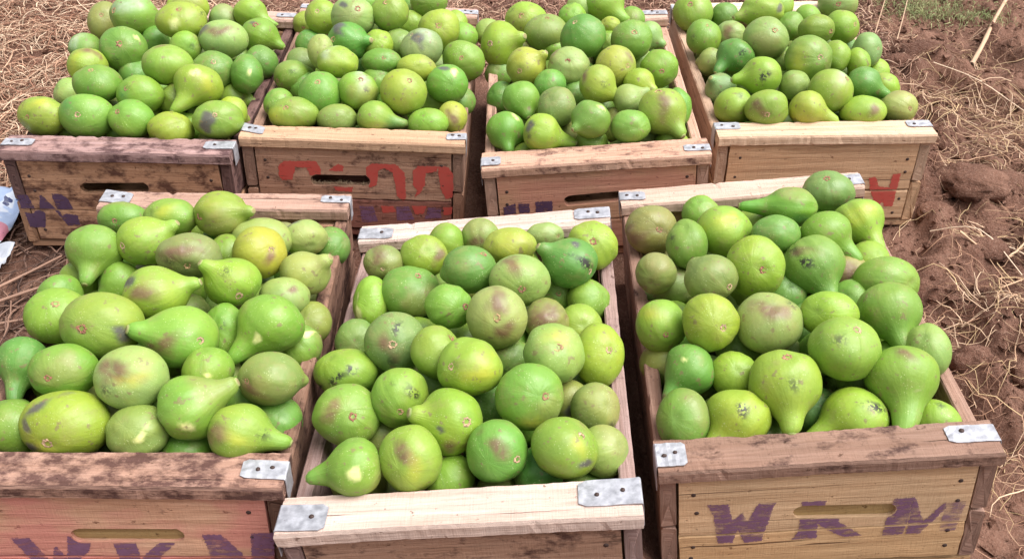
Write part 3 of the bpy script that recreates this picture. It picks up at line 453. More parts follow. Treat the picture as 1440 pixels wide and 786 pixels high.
# ---------------------------------------------------------------- figs
FIGS = json.loads('''[
[0,[-0.8452,1.9357,0.2054],0.0355,[-0.232,0.72,-0.654],[0.178,-0.688,0.703],1.08,0.9,1.11,"O",1,0,[],"olive green round fig, eye showing, back row, leftmost, back left crate"],
[0,[-0.7601,1.8771,0.2448],0.0419,[0.767,0.628,-0.135],[-0.577,-0.617,0.534],1.12,1.11,0.9,"L",1,0,[["g",-0.07,-0.65,0.76,0.47]],"yellow-green round fig with whitish bloom, back left of the heap, back left crate"],
[0,[-0.8653,1.8621,0.1813],0.0306,[-0.166,0.085,-0.982],[0.083,-0.245,0.966],1.17,1.02,0.98,"G",0,0,[["g",-0.37,-0.5,0.78,0.47]],"mid-green round fig with whitish bloom, back left of the heap, back left crate"],
[0,[-0.7878,1.6883,0.2231],0.0332,[-0.684,0.709,-0.169],[0.676,-0.734,0.059],1.24,1.06,0.94,"L",0,0,[["b",0.24,-0.04,0.97,0.35],["y",-0.44,-0.86,0.26,0.39]],"yellow-green round fig with brown blush, third row back, leftmost, back left crate"],
[0,[-0.739,1.7449,0.233],0.0413,[-0.274,0.81,-0.519],[0.187,-0.765,0.617],1.09,1.03,0.97,"D",1,0,[["c",0.74,-0.17,0.65,0.13]],"deep green round fig with cream scar, fourth row back, leftmost, back left crate"],
[0,[-0.7343,1.5917,0.2352],0.0365,[-0.228,0.249,-0.941],[0.015,-0.264,0.964],1.14,1.13,0.89,"D",1,0,[],"deep green round fig, eye showing, second row back, second from left, back left crate"],
[0,[-0.7182,1.8513,0.2034],0.0285,[0.827,0.3,-0.475],[-0.803,-0.273,0.53],1.1,1.0,1.0,"D",0,0,[],"deep green round fig, fifth row back, third from left, back left crate"],
[0,[-0.7172,1.7191,0.1951],0.0285,[-0.006,0.524,-0.852],[0.141,-0.452,0.881],1.2,1.0,1.0,"D",0,0,[],"deep green round fig, third row back, second from left, back left crate"],
[0,[-0.6576,1.5774,0.2226],0.0371,[0.635,0.754,-0.165],[-0.367,-0.655,0.661],1.06,1.11,0.9,"G",1,0,[["o",-0.45,-0.83,0.33,0.3]],"mid-green round fig with dark green patch, front row, third from left, back left crate"],
[0,[-0.8159,1.6449,0.1864],0.0285,[0.557,0.605,-0.569],[-0.611,-0.467,0.639],1.3,1.0,1.0,"P",0,0,[],"pale green round fig, second row back, leftmost, back left crate"],
[0,[-0.8113,1.5256,0.2036],0.037,[0.398,0.844,-0.36],[-0.379,-0.826,0.418],1.07,1.12,0.89,"L",1,0,[["y",0.19,-0.27,0.94,0.33]],"yellow-green round fig with yellow patch, front left of the heap, back left crate"],
[0,[-0.7325,1.5202,0.2086],0.0406,[-0.163,0.985,0.058],[-0.025,-0.856,0.516],1.1,1.08,0.93,"G",1,0,[["o",-0.51,-0.33,0.79,0.3]],"mid-green round fig with dark green patch, front row, second from left, back left crate"],
[0,[-0.6555,1.5149,0.2081],0.0345,[0.301,0.517,-0.801],[-0.441,-0.512,0.737],1.12,1.05,0.95,"L",1,0,[],"yellow-green round fig, eye showing, front row, fourth from left, back left crate"],
[0,[-0.5871,1.5025,0.1976],0.033,[-0.771,0.113,-0.627],[0.666,-0.399,0.631],1.34,1.14,0.88,"L",0,0,[],"yellow-green round fig, front row, fifth from left, back left crate"],
[0,[-0.5569,1.5917,0.2387],0.0391,[-0.292,-0.883,-0.368],[0.054,0.875,0.481],1.85,1.08,0.92,"L",0,1,[["c",0.11,-0.51,0.85,0.22],["y",0.62,-0.72,0.3,0.38]],"yellow-green pear-shaped fig with cream scar, front right of the heap, back left crate"],
[0,[-0.5066,1.51,0.2135],0.0359,[-0.214,0.77,-0.601],[0.145,-0.743,0.654],1.09,1.14,0.87,"G",1,0,[["p",-0.17,-0.89,0.42,0.44]],"mid-green round fig with dark bruise, front right of the heap, back left crate"],
[0,[-0.4993,1.5651,0.1975],0.0285,[0.518,0.583,-0.626],[-0.483,-0.501,0.718],1.34,1.0,1.0,"L",0,0,[],"yellow-green round fig, front row, rightmost, back left crate"],
[0,[-0.522,1.6727,0.1751],0.0285,[0.977,-0.128,-0.172],[-0.939,0.218,0.266],1.57,1.0,1.0,"G",0,1,[],"mid-green pear-shaped fig, third row back, fourth from left, back left crate"],
[0,[-0.6057,1.6013,0.2039],0.0285,[0.517,0.29,-0.805],[-0.535,-0.263,0.803],1.28,1.0,1.0,"L",0,0,[],"yellow-green round fig, second row back, fourth from left, back left crate"],
[0,[-0.5569,1.6801,0.2247],0.0363,[-0.271,0.665,-0.696],[0.293,-0.569,0.769],1.08,1.07,0.93,"G",1,0,[],"mid-green round fig, eye showing, third row back, third from left, back left crate"],
[0,[-0.4932,1.6727,0.2214],0.0323,[0.679,0.507,-0.531],[-0.696,-0.516,0.499],1.12,0.92,1.08,"D",0,0,[["c",0.44,-0.76,0.49,0.16]],"deep green round fig with cream scar, third row back, rightmost, back left crate"],
[0,[-0.4916,1.7669,0.2025],0.0319,[-0.11,0.747,-0.655],[0.052,-0.692,0.72],1.3,1.02,0.98,"D",0,0,[],"deep green round fig, fourth row back, rightmost, back left crate"],
[0,[-0.5141,1.8754,0.2105],0.0361,[0.871,-0.317,-0.375],[0.027,-0.479,0.877],1.47,1.06,0.94,"G",1,1,[["p",-0.16,-0.39,0.91,0.16]],"mid-green pear-shaped fig with dark bruise, back right of the heap, back left crate"],
[0,[-0.5603,1.7835,0.2424],0.0404,[0.058,0.419,-0.906],[0.047,-0.462,0.886],1.25,1.11,0.9,"P",0,0,[["b",0.06,-0.7,0.71,0.44],["p",-0.7,-0.36,0.61,0.27]],"pale green round fig with dark bruise, middle right of the heap, back left crate"],
[0,[-0.6276,1.762,0.2328],0.0285,[-0.53,0.797,-0.29],[0.599,-0.768,0.225],1.22,1.0,1.0,"L",0,0,[],"yellow-green round fig, fourth row back, second from left, back left crate"],
[0,[-0.6213,1.6316,0.2562],0.0395,[-0.04,0.261,-0.964],[0.23,-0.349,0.908],1.19,1.08,0.92,"L",0,0,[["b",-0.14,0.12,0.98,0.19]],"yellow-green round fig with brown blush, second row back, third from left, back left crate"],
[0,[-0.6455,1.8149,0.2613],0.0413,[-0.177,0.115,-0.977],[0.166,-0.473,0.865],1.14,1.12,0.89,"L",1,0,[["c",-0.05,-0.99,0.09,0.2]],"yellow-green round fig with cream scar, back centre of the heap, back left crate"],
[0,[-0.671,1.9384,0.2406],0.0376,[0.443,0.288,-0.849],[-0.6,-0.453,0.659],1.25,1.19,0.84,"L",0,0,[],"yellow-green round fig, back row, second from left, back left crate"],
[0,[-0.6065,1.9559,0.2096],0.0285,[-0.669,0.734,-0.118],[0.669,-0.743,0.026],1.22,1.0,1.0,"P",0,0,[],"pale green round fig, back row, third from left, back left crate"],
[0,[-0.5511,1.9591,0.2235],0.032,[0.81,-0.459,-0.366],[-0.821,0.345,0.456],1.85,1.1,0.91,"L",0,1,[],"yellow-green pear-shaped fig, back row, rightmost, back left crate"],
[1,[-0.4445,1.9946,0.1857],0.0285,[0.335,0.912,0.238],[-0.106,-0.98,0.166],1.16,1.0,1.0,"L",1,0,[],"yellow-green round fig, eye showing, back row, leftmost, second back crate"],
[1,[-0.3951,1.9081,0.2375],0.0342,[0.208,0.944,-0.256],[-0.046,-0.691,0.721],1.12,1.0,1.0,"L",1,0,[],"yellow-green round fig, eye showing, sixth row back, leftmost, second back crate"],
[1,[-0.3191,1.8411,0.2679],0.0398,[0.005,0.902,-0.431],[0.362,-0.62,0.696],1.1,1.04,0.97,"P",1,0,[["p",-0.41,-0.4,0.82,0.21]],"pale green round fig with dark bruise, fifth row back, second from left, second back crate"],
[1,[-0.2498,1.8509,0.2744],0.0351,[0.086,0.402,-0.912],[-0.125,-0.492,0.861],1.09,1.02,0.98,"G",1,0,[],"mid-green round fig, eye showing, fifth row back, fifth from left, second back crate"],
[1,[-0.1872,1.9999,0.2398],0.0346,[-0.088,0.961,-0.26],[-0.24,-0.782,0.575],1.12,1.07,0.94,"G",1,0,[],"mid-green round fig, eye showing, back row, fourth from left, second back crate"],
[1,[-0.4174,1.88,0.1931],0.0285,[0.195,0.403,-0.894],[0.086,-0.48,0.873],1.14,1.0,1.0,"D",0,0,[],"deep green round fig, fifth row back, leftmost, second back crate"],
[1,[-0.3629,1.7227,0.2472],0.0273,[0.031,0.647,-0.762],[-0.044,-0.538,0.842],1.26,0.87,1.15,"P",0,0,[],"pale green round fig, third row back, third from left, second back crate"],
[1,[-0.3223,1.7753,0.2437],0.0382,[0.852,-0.439,0.284],[-0.549,-0.655,0.519],1.36,1.09,0.92,"D",1,1,[["p",-0.37,-0.25,0.89,0.39]],"deep green stubby-necked fig with dark bruise, very middle of the heap, second back crate"],
[1,[-0.3239,1.6689,0.2514],0.0318,[-0.286,0.386,-0.877],[0.227,-0.473,0.851],1.14,1.13,0.89,"L",0,0,[["g",-0.47,-0.39,0.79,0.32]],"yellow-green round fig with whitish bloom, second row back, leftmost, second back crate"],
[1,[-0.414,1.7728,0.2004],0.0285,[-0.385,0.37,-0.845],[0.493,-0.342,0.8],1.25,1.0,1.0,"O",0,0,[],"olive green round fig, fourth row back, leftmost, second back crate"],
[1,[-0.4215,1.7174,0.1968],0.0338,[0.87,0.476,0.13],[-0.67,-0.737,0.094],1.11,1.1,0.91,"G",1,0,[],"mid-green round fig, eye showing, third row back, leftmost, second back crate"],
[1,[-0.3458,1.6007,0.2238],0.037,[-0.14,0.332,-0.933],[0.025,-0.526,0.85],1.07,0.98,1.02,"G",1,0,[],"mid-green round fig, eye showing, front row, third from left, second back crate"],
[1,[-0.3994,1.706,0.1839],0.0285,[0.317,0.71,-0.628],[-0.418,-0.694,0.587],1.13,1.0,1.0,"G",0,0,[],"mid-green round fig, third row back, second from left, second back crate"],
[1,[-0.4229,1.6017,0.2004],0.0272,[0.597,0.393,-0.7],[-0.562,-0.19,0.805],1.26,0.98,1.02,"G",0,0,[],"mid-green round fig, front row, leftmost, second back crate"],
[1,[-0.3887,1.557,0.2033],0.0354,[0.301,0.322,-0.898],[-0.183,-0.617,0.765],1.14,1.19,0.84,"G",1,0,[["y",-0.79,-0.58,0.2,0.49]],"mid-green round fig with yellow patch, front left of the heap, second back crate"],
[1,[-0.3112,1.5566,0.196],0.0301,[-0.746,0.377,-0.549],[0.723,-0.322,0.611],1.24,1.15,0.87,"O",0,0,[],"olive green round fig, front row, fourth from left, second back crate"],
[1,[-0.28,1.6075,0.2264],0.0352,[-0.457,0.049,-0.888],[0.274,-0.391,0.879],1.11,1.0,1.0,"L",1,0,[["g",0.38,-0.23,0.9,0.36]],"yellow-green round fig with whitish bloom, front row, fifth from left, second back crate"],
[1,[-0.2468,1.5521,0.203],0.0301,[0.966,-0.154,-0.206],[-0.979,0.121,0.166],1.78,1.11,0.9,"L",0,1,[["o",0.89,-0.45,-0.08,0.41]],"yellow-green pear-shaped fig with dark green patch, front centre of the heap, second back crate"],
[1,[-0.1982,1.5976,0.2321],0.0394,[-0.532,0.288,-0.797],[0.335,-0.48,0.811],1.13,1.02,0.98,"L",1,0,[],"yellow-green round fig, eye showing, front row, seventh from left, second back crate"],
[1,[-0.2571,1.6972,0.205],0.0285,[-0.159,0.669,-0.726],[0.298,-0.676,0.673],1.21,1.0,1.0,"G",0,0,[],"mid-green round fig, third row back, fourth from left, second back crate"],
[1,[-0.2522,1.7141,0.2329],0.0297,[-0.14,0.766,-0.627],[0.264,-0.693,0.671],1.09,1.22,0.82,"D",1,0,[],"deep green round fig, eye showing, third row back, fifth from left, second back crate"],
[1,[-0.2648,1.7774,0.24],0.0285,[0.106,0.644,-0.758],[-0.006,-0.656,0.754],1.19,1.0,1.0,"L",0,0,[],"yellow-green round fig, fourth row back, third from left, second back crate"],
[1,[-0.2864,1.9041,0.212],0.0285,[-0.625,0.759,-0.183],[0.484,-0.851,0.202],1.25,1.0,1.0,"O",0,0,[],"olive green round fig, fifth row back, third from left, second back crate"],
[1,[-0.2556,1.8636,0.2179],0.0285,[0.607,0.473,-0.639],[-0.676,-0.493,0.547],1.1,1.0,1.0,"D",0,0,[],"deep green round fig, fifth row back, fourth from left, second back crate"],
[1,[-0.2308,1.8195,0.2256],0.0285,[-0.007,0.421,-0.907],[0.035,-0.375,0.926],1.17,1.0,1.0,"O",0,0,[],"olive green round fig, fourth row back, fourth from left, second back crate"],
[1,[-0.1805,1.7569,0.2441],0.0387,[0.481,0.482,-0.732],[-0.515,-0.14,0.846],1.13,1.04,0.97,"P",1,0,[["p",-0.18,-0.53,0.83,0.35],["g",0.22,-0.1,0.97,0.28]],"pale green round fig with dark bruise, third row back, rightmost, second back crate"],
[1,[-0.2219,1.9749,0.1997],0.0285,[-0.489,0.853,0.184],[0.428,-0.882,-0.2],1.3,1.0,1.0,"L",0,0,[],"yellow-green round fig, sixth row back, second from left, second back crate"],
[1,[-0.1565,1.8795,0.2302],0.0402,[0.065,0.845,-0.531],[0.035,-0.822,0.569],1.13,1.02,0.98,"L",1,0,[],"yellow-green round fig, eye showing, fifth row back, rightmost, second back crate"],
[1,[-0.1358,2.038,0.1776],0.0285,[0.699,0.586,-0.411],[-0.794,-0.489,0.361],1.29,1.0,1.0,"L",0,0,[],"yellow-green round fig, back row, rightmost, second back crate"],
[1,[-0.1135,1.9647,0.1803],0.0285,[-0.591,0.287,-0.754],[0.622,-0.192,0.759],1.26,1.0,1.0,"L",0,0,[],"yellow-green round fig, sixth row back, rightmost, second back crate"],
[1,[-0.1037,1.788,0.2063],0.039,[0.344,0.939,0.02],[-0.034,-0.823,0.567],1.09,1.02,0.98,"G",1,0,[],"mid-green round fig, eye showing, fourth row back, rightmost, second back crate"],
[1,[-0.1841,1.6891,0.2335],0.0295,[-0.19,0.817,-0.544],[0.137,-0.855,0.501],1.19,1.19,0.84,"Y",0,0,[],"yellow round fig, second row back, second from left, second back crate"],
[1,[-0.1261,1.6558,0.2212],0.0347,[-0.325,0.854,-0.407],[0.191,-0.917,0.349],1.17,1.04,0.96,"G",0,0,[["p",-0.16,-0.16,0.97,0.3],["c",0.38,-0.27,0.88,0.22]],"mid-green round fig with dark bruise, front right of the heap, second back crate"],
[1,[-0.1535,1.5564,0.1923],0.0301,[0.464,0.425,-0.777],[-0.415,-0.296,0.86],1.32,1.15,0.87,"L",0,0,[],"yellow-green round fig, front row, eighth from left, second back crate"],
[1,[-0.1129,1.5833,0.1919],0.0271,[0.228,0.459,-0.859],[-0.339,-0.591,0.732],1.29,0.98,1.02,"Y",0,0,[["b",0.2,-0.93,0.3,0.37]],"yellow round fig with brown blush, front right of the heap, second back crate"],
[1,[-0.1594,1.6703,0.1776],0.0285,[0.06,0.963,-0.263],[0.197,-0.938,0.286],1.3,1.0,1.0,"G",0,0,[],"mid-green round fig, second row back, third from left, second back crate"],
[1,[-0.1035,1.6808,0.1754],0.0285,[-0.55,0.305,-0.777],[0.55,-0.269,0.791],1.3,1.0,1.0,"D",0,0,[],"deep green round fig, second row back, rightmost, second back crate"],
[1,[-0.232,2.0495,0.2022],0.0285,[0.533,0.747,-0.396],[-0.582,-0.739,0.34],1.27,1.0,1.0,"G",0,0,[],"mid-green round fig, back row, third from left, second back crate"],
[1,[-0.3253,2.0491,0.2173],0.0285,[-0.319,0.667,-0.674],[0.283,-0.518,0.807],1.33,1.0,1.0,"L",0,0,[],"yellow-green round fig, back row, second from left, second back crate"],
[2,[0.0147,2.0032,0.2037],0.0403,[0.146,0.636,-0.758],[-0.214,-0.787,0.579],1.14,1.04,0.96,"L",1,0,[],"yellow-green round fig, eye showing, back row, second from left, third back crate"],
[2,[0.0566,1.9207,0.2142],0.0396,[0.18,0.096,-0.979],[0.02,-0.31,0.951],1.1,1.06,0.95,"O",1,0,[],"olive green round fig, eye showing, fifth row back, third from left, third back crate"],
[2,[-0.0332,1.884,0.1986],0.0443,[0.753,-0.435,0.495],[-0.496,-0.784,0.373],1.32,0.97,1.03,"L",1,1,[],"yellow-green stubby-necked fig, eye showing, fifth row back, second from left, third back crate"],
[2,[-0.0629,2.0066,0.1718],0.0285,[-0.092,0.609,-0.788],[0.098,-0.72,0.687],1.17,1.0,1.0,"P",0,0,[],"pale green round fig, back row, leftmost, third back crate"],
[2,[0.0167,1.7364,0.22],0.0373,[0.694,-0.109,0.712],[-0.336,-0.908,0.25],1.37,1.04,0.96,"Y",1,1,[],"yellow stubby-necked fig, eye showing, third row back, second from left, third back crate"],
[2,[0.0971,1.722,0.2302],0.037,[0.108,0.559,-0.822],[-0.174,-0.746,0.643],1.15,1.04,0.96,"P",1,0,[["b",-0.74,0.06,0.67,0.25]],"pale green round fig with brown blush, very middle of the heap, third back crate"],
[2,[0.1243,1.806,0.2539],0.0428,[0.545,0.217,-0.81],[-0.45,-0.289,0.845],1.12,1.02,0.98,"D",1,0,[],"deep green round fig, eye showing, fourth row back, leftmost, third back crate"],
[2,[0.1753,2.0102,0.2407],0.0391,[0.634,-0.68,-0.37],[-0.683,0.672,0.287],1.62,1.1,0.91,"L",0,1,[],"yellow-green pear-shaped fig, back row, fifth from left, third back crate"],
[2,[0.1822,1.8885,0.2428],0.0197,[0.633,0.449,-0.631],[-0.739,-0.252,0.625],1.18,1.07,0.93,"Y",0,0,[],"yellow round fig, fifth row back, sixth from left, third back crate"],
[2,[0.1106,1.9626,0.2288],0.0285,[0.101,0.671,-0.734],[-0.106,-0.682,0.723],1.14,1.0,1.0,"L",0,0,[],"yellow-green round fig, back row, third from left, third back crate"],
[2,[0.1297,2.0097,0.2335],0.0285,[-0.219,0.399,-0.89],[0.039,-0.495,0.868],1.29,1.0,1.0,"P",0,0,[],"pale green round fig, back row, fourth from left, third back crate"],
[2,[0.0778,1.9018,0.1846],0.0285,[-0.317,0.43,-0.845],[0.191,-0.479,0.857],1.19,1.0,1.0,"L",0,0,[],"yellow-green round fig, fifth row back, fourth from left, third back crate"],
[2,[0.2175,1.7973,0.2529],0.0379,[-0.333,0.848,-0.411],[0.031,-0.704,0.71],1.11,1.04,0.96,"G",1,0,[],"mid-green round fig, eye showing, fourth row back, second from left, third back crate"],
[2,[0.2622,1.9028,0.2195],0.0285,[0.766,-0.594,-0.246],[-0.781,0.499,0.375],1.4,1.0,1.0,"P",0,1,[],"pale green stubby-necked fig, fifth row back, rightmost, third back crate"],
[2,[0.2377,2.0109,0.2079],0.0285,[0.058,0.065,-0.996],[-0.033,-0.02,0.999],1.28,1.0,1.0,"G",0,0,[],"mid-green round fig, back row, rightmost, third back crate"],
[2,[0.2644,1.7263,0.2285],0.0345,[-0.177,0.981,-0.078],[0.009,-0.959,0.283],1.11,1.0,1.0,"G",1,0,[],"mid-green round fig, eye showing, third row back, rightmost, third back crate"],
[2,[0.1811,1.7057,0.2399],0.0366,[-0.397,0.878,-0.266],[0.539,-0.745,0.393],1.15,1.0,1.0,"Y",1,0,[["b",0.63,-0.32,0.7,0.25]],"yellow round fig with brown blush, middle right of the heap, third back crate"],
[2,[0.2208,1.665,0.2263],0.0285,[0.743,-0.668,-0.037],[-0.763,0.606,0.224],1.37,1.0,1.0,"L",0,1,[],"yellow-green stubby-necked fig, second row back, fifth from left, third back crate"],
[2,[0.1433,1.6323,0.2385],0.0342,[0.85,-0.383,-0.363],[-0.799,0.416,0.434],1.51,1.0,1.0,"L",0,1,[["b",-0.75,-0.28,0.6,0.33]],"yellow-green pear-shaped fig with brown blush, second row back, third from left, third back crate"],
[2,[0.198,1.6121,0.218],0.0285,[0.879,0.154,0.451],[-0.928,-0.073,-0.364],1.42,1.0,1.0,"P",0,1,[],"pale green stubby-necked fig, second row back, fourth from left, third back crate"],
[2,[0.2506,1.5564,0.227],0.0411,[0.566,-0.743,-0.358],[-0.195,-0.054,0.979],1.51,1.02,0.99,"L",1,1,[["b",-0.01,-0.66,0.75,0.3]],"yellow-green pear-shaped fig with brown blush, front row, rightmost, third back crate"],
[2,[0.2866,1.6049,0.2101],0.0286,[-0.316,0.802,-0.506],[0.36,-0.836,0.413],1.17,0.84,1.19,"G",0,0,[],"mid-green round fig, second row back, rightmost, third back crate"],
[2,[0.1947,1.5194,0.2148],0.0314,[-0.359,0.866,-0.347],[0.182,-0.896,0.406],1.3,1.08,0.93,"G",0,0,[],"mid-green round fig, front row, sixth from left, third back crate"],
[2,[0.1261,1.5216,0.2265],0.0332,[-0.693,-0.714,-0.099],[0.552,0.823,0.137],1.37,1.02,0.98,"G",0,1,[["c",0.52,-0.26,0.81,0.18]],"mid-green stubby-necked fig with cream scar, front centre of the heap, third back crate"],
[2,[0.1327,1.5327,0.1727],0.0285,[-0.467,0.49,-0.736],[0.377,-0.501,0.779],1.14,1.0,1.0,"L",0,0,[],"yellow-green round fig, front row, fifth from left, third back crate"],
[2,[0.0707,1.5765,0.2199],0.0342,[0.427,0.613,-0.665],[-0.458,-0.553,0.696],1.24,0.98,1.02,"O",0,0,[],"olive green round fig, front row, third from left, third back crate"],
[2,[0.0448,1.5182,0.2003],0.0329,[0.946,-0.193,-0.26],[-0.935,0.317,0.157],1.85,1.0,1.0,"L",0,1,[["p",-0.64,-0.44,0.63,0.26]],"yellow-green pear-shaped fig with dark bruise, front left of the heap, third back crate"],
[2,[-0.0178,1.5577,0.1829],0.0337,[0.122,-0.92,-0.374],[-0.204,0.953,0.223],1.48,1.0,1.0,"G",0,1,[["c",0.54,-0.16,0.83,0.19]],"mid-green pear-shaped fig with cream scar, front left of the heap, third back crate"],
[2,[0.0085,1.6264,0.2084],0.0325,[0.356,-0.861,-0.363],[-0.316,0.929,0.194],1.38,1.02,0.98,"G",0,1,[],"mid-green stubby-necked fig, second row back, leftmost, third back crate"],
[2,[-0.0288,1.7163,0.1672],0.0285,[0.63,0.568,-0.53],[-0.715,-0.432,0.549],1.19,1.0,1.0,"D",0,0,[],"deep green round fig, third row back, leftmost, third back crate"],
[2,[0.0602,1.6801,0.2119],0.0285,[0.401,0.326,-0.856],[-0.466,-0.322,0.824],1.22,1.0,1.0,"G",0,0,[],"mid-green round fig, second row back, second from left, third back crate"],
[2,[-0.0347,1.8535,0.1525],0.0285,[0.429,0.665,-0.611],[-0.215,-0.747,0.629],1.19,1.0,1.0,"D",0,0,[],"deep green round fig, fifth row back, leftmost, third back crate"],
[2,[0.1132,1.6948,0.1875],0.0285,[-0.646,0.524,-0.555],[0.607,-0.526,0.596],1.19,1.0,1.0,"D",0,0,[],"deep green round fig, third row back, fourth from left, third back crate"],
[2,[0.2389,1.8115,0.199],0.0285,[-0.576,0.567,-0.589],[0.542,-0.654,0.527],1.2,1.0,1.0,"G",0,0,[],"mid-green round fig, fourth row back, rightmost, third back crate"],
[2,[0.1788,1.8652,0.2124],0.0285,[0.526,0.801,-0.286],[-0.332,-0.851,0.406],1.34,1.0,1.0,"G",0,0,[],"mid-green round fig, fifth row back, fifth from left, third back crate"],
[3,[0.3744,2.0684,0.2042],0.0421,[0.377,0.064,-0.924],[-0.339,-0.613,0.713],1.12,0.98,1.02,"L",1,0,[],"yellow-green round fig, eye showing, back row, leftmost, back right crate"],
[3,[0.3753,1.9171,0.212],0.0353,[0.025,0.415,-0.909],[0.027,-0.282,0.959],1.08,0.98,1.02,"G",1,0,[],"mid-green round fig, eye showing, fourth row back, leftmost, back right crate"],
[3,[0.4456,2.0816,0.1928],0.0285,[0.478,0.527,-0.703],[-0.523,-0.56,0.642],1.15,1.0,1.0,"D",0,0,[],"deep green round fig, back row, second from left, back right crate"],
[3,[0.5009,1.9787,0.2447],0.0388,[-0.92,-0.356,-0.165],[0.952,0.305,0.026],1.41,1.21,0.83,"L",0,1,[["p",0.62,-0.59,0.51,0.23]],"yellow-green stubby-necked fig with dark bruise, back centre of the heap, back right crate"],
[3,[0.432,1.9352,0.2088],0.0312,[0.639,0.647,-0.416],[-0.842,-0.502,0.199],1.23,1.07,0.93,"P",0,0,[["b",-0.35,-0.73,0.59,0.47]],"pale green round fig with brown blush, middle left of the heap, back right crate"],
[3,[0.4783,1.8268,0.2516],0.0398,[0.034,0.697,-0.717],[0.162,-0.669,0.726],1.07,1.04,0.97,"P",1,0,[],"pale green round fig, eye showing, third row back, second from left, back right crate"],
[3,[0.5551,1.9547,0.2254],0.0285,[0.605,0.253,-0.755],[-0.713,-0.299,0.634],1.31,1.0,1.0,"G",0,0,[],"mid-green round fig, fifth row back, second from left, back right crate"],
[3,[0.6106,2.0246,0.2153],0.0285,[-0.704,0.34,-0.623],[0.834,-0.4,0.381],1.31,1.0,1.0,"L",0,0,[],"yellow-green round fig, fifth row back, third from left, back right crate"],
[3,[0.5923,1.8879,0.2465],0.0322,[-0.485,0.804,-0.344],[0.623,-0.754,0.207],1.12,1.14,0.88,"G",1,0,[],"mid-green round fig, eye showing, fourth row back, fourth from left, back right crate"],
[3,[0.6581,1.9409,0.2322],0.034,[-0.76,0.527,-0.381],[0.543,-0.691,0.477],1.1,1.02,0.98,"L",1,0,[],"yellow-green round fig, eye showing, fourth row back, rightmost, back right crate"],
[3,[0.6962,2.119,0.212],0.0362,[0.288,0.923,-0.256],[-0.141,-0.937,0.319],1.15,1.16,0.86,"P",1,0,[],"pale green round fig, eye showing, back row, rightmost, back right crate"],
[3,[0.6858,1.8493,0.2239],0.0307,[-0.737,0.398,-0.546],[0.527,-0.745,0.409],1.08,0.96,1.05,"P",1,0,[],"pale green round fig, eye showing, third row back, sixth from left, back right crate"],
[3,[0.6782,1.9532,0.1813],0.0285,[-0.72,0.219,-0.658],[0.696,-0.062,0.716],1.11,1.0,1.0,"D",0,0,[],"deep green round fig, fifth row back, rightmost, back right crate"],
[3,[0.6105,1.8012,0.2269],0.0308,[0.834,0.23,-0.502],[-0.871,-0.238,0.429],1.12,0.98,1.02,"L",0,0,[],"yellow-green round fig, third row back, fourth from left, back right crate"],
[3,[0.6547,1.7929,0.2216],0.0244,[-0.371,0.218,-0.903],[0.345,-0.169,0.923],1.21,0.89,1.12,"L",0,0,[],"yellow-green round fig, third row back, fifth from left, back right crate"],
[3,[0.5464,1.7589,0.2399],0.0435,[-0.373,0.849,-0.373],[0.337,-0.834,0.437],1.1,1.02,0.98,"G",1,0,[["y",-0.63,-0.77,0.12,0.43]],"mid-green round fig with yellow patch, front centre of the heap, back right crate"],
[3,[0.5673,1.6559,0.2262],0.0392,[-0.531,0.384,-0.756],[0.537,-0.307,0.786],1.11,1.02,0.98,"L",1,0,[["g",0.31,-0.22,0.92,0.33]],"yellow-green round fig with whitish bloom, front centre of the heap, back right crate"],
[3,[0.6351,1.6926,0.2259],0.0307,[0.903,-0.257,-0.345],[-0.966,0.205,0.156],1.73,1.02,0.98,"D",0,1,[],"deep green pear-shaped fig, front row, sixth from left, back right crate"],
[3,[0.7115,1.8467,0.1775],0.0285,[0.628,0.403,-0.666],[-0.732,-0.383,0.563],1.31,1.0,1.0,"L",0,0,[],"yellow-green round fig, third row back, rightmost, back right crate"],
[3,[0.7042,1.7595,0.1869],0.0285,[-0.287,-0.043,-0.957],[0.266,0.112,0.957],1.33,1.0,1.0,"L",0,0,[],"yellow-green round fig, second row back, rightmost, back right crate"],
[3,[0.6932,1.6443,0.2029],0.0308,[-0.59,0.807,-0.028],[0.353,-0.878,0.324],1.12,1.09,0.92,"P",1,0,[],"pale green round fig, eye showing, front row, rightmost, back right crate"],
[3,[0.6236,1.6247,0.2024],0.0328,[0.175,0.301,-0.937],[-0.125,-0.28,0.952],1.23,1.17,0.86,"L",0,0,[["b",0.27,-0.8,0.54,0.31]],"yellow-green round fig with brown blush, front row, fifth from left, back right crate"],
[3,[0.5185,1.6177,0.2087],0.0324,[0.93,-0.22,-0.295],[-0.87,0.28,0.406],1.84,1.02,0.98,"Y",0,1,[],"yellow pear-shaped fig, front row, third from left, back right crate"],
[3,[0.4463,1.613,0.2091],0.0354,[-0.076,0.997,0.012],[-0.12,-0.991,0.063],1.09,1.07,0.93,"L",1,0,[["b",-0.6,-0.65,0.47,0.29]],"yellow-green round fig with brown blush, front row, second from left, back right crate"],
[3,[0.3961,1.6537,0.1913],0.0338,[0.771,0.633,-0.061],[-0.662,-0.748,-0.049],1.18,1.04,0.96,"L",0,0,[],"yellow-green round fig, front row, leftmost, back right crate"],
[3,[0.3883,1.7467,0.1815],0.0285,[-0.651,-0.262,0.712],[0.588,0.258,-0.767],1.33,1.0,1.0,"P",0,1,[],"pale green stubby-necked fig, second row back, leftmost, back right crate"],
[3,[0.454,1.706,0.2288],0.0361,[-0.992,-0.077,-0.103],[0.95,-0.034,0.309],1.49,1.06,0.95,"L",0,1,[["k",-0.1,-0.9,0.43,0.22]],"yellow-green pear-shaped fig with black specks, front left of the heap, back right crate"],
[3,[0.4206,1.8025,0.2257],0.0335,[-0.731,-0.573,-0.371],[0.636,0.528,0.563],1.75,1.06,0.94,"D",0,1,[["k",0.08,-0.89,0.45,0.16]],"deep green pear-shaped fig with black specks, middle left of the heap, back right crate"],
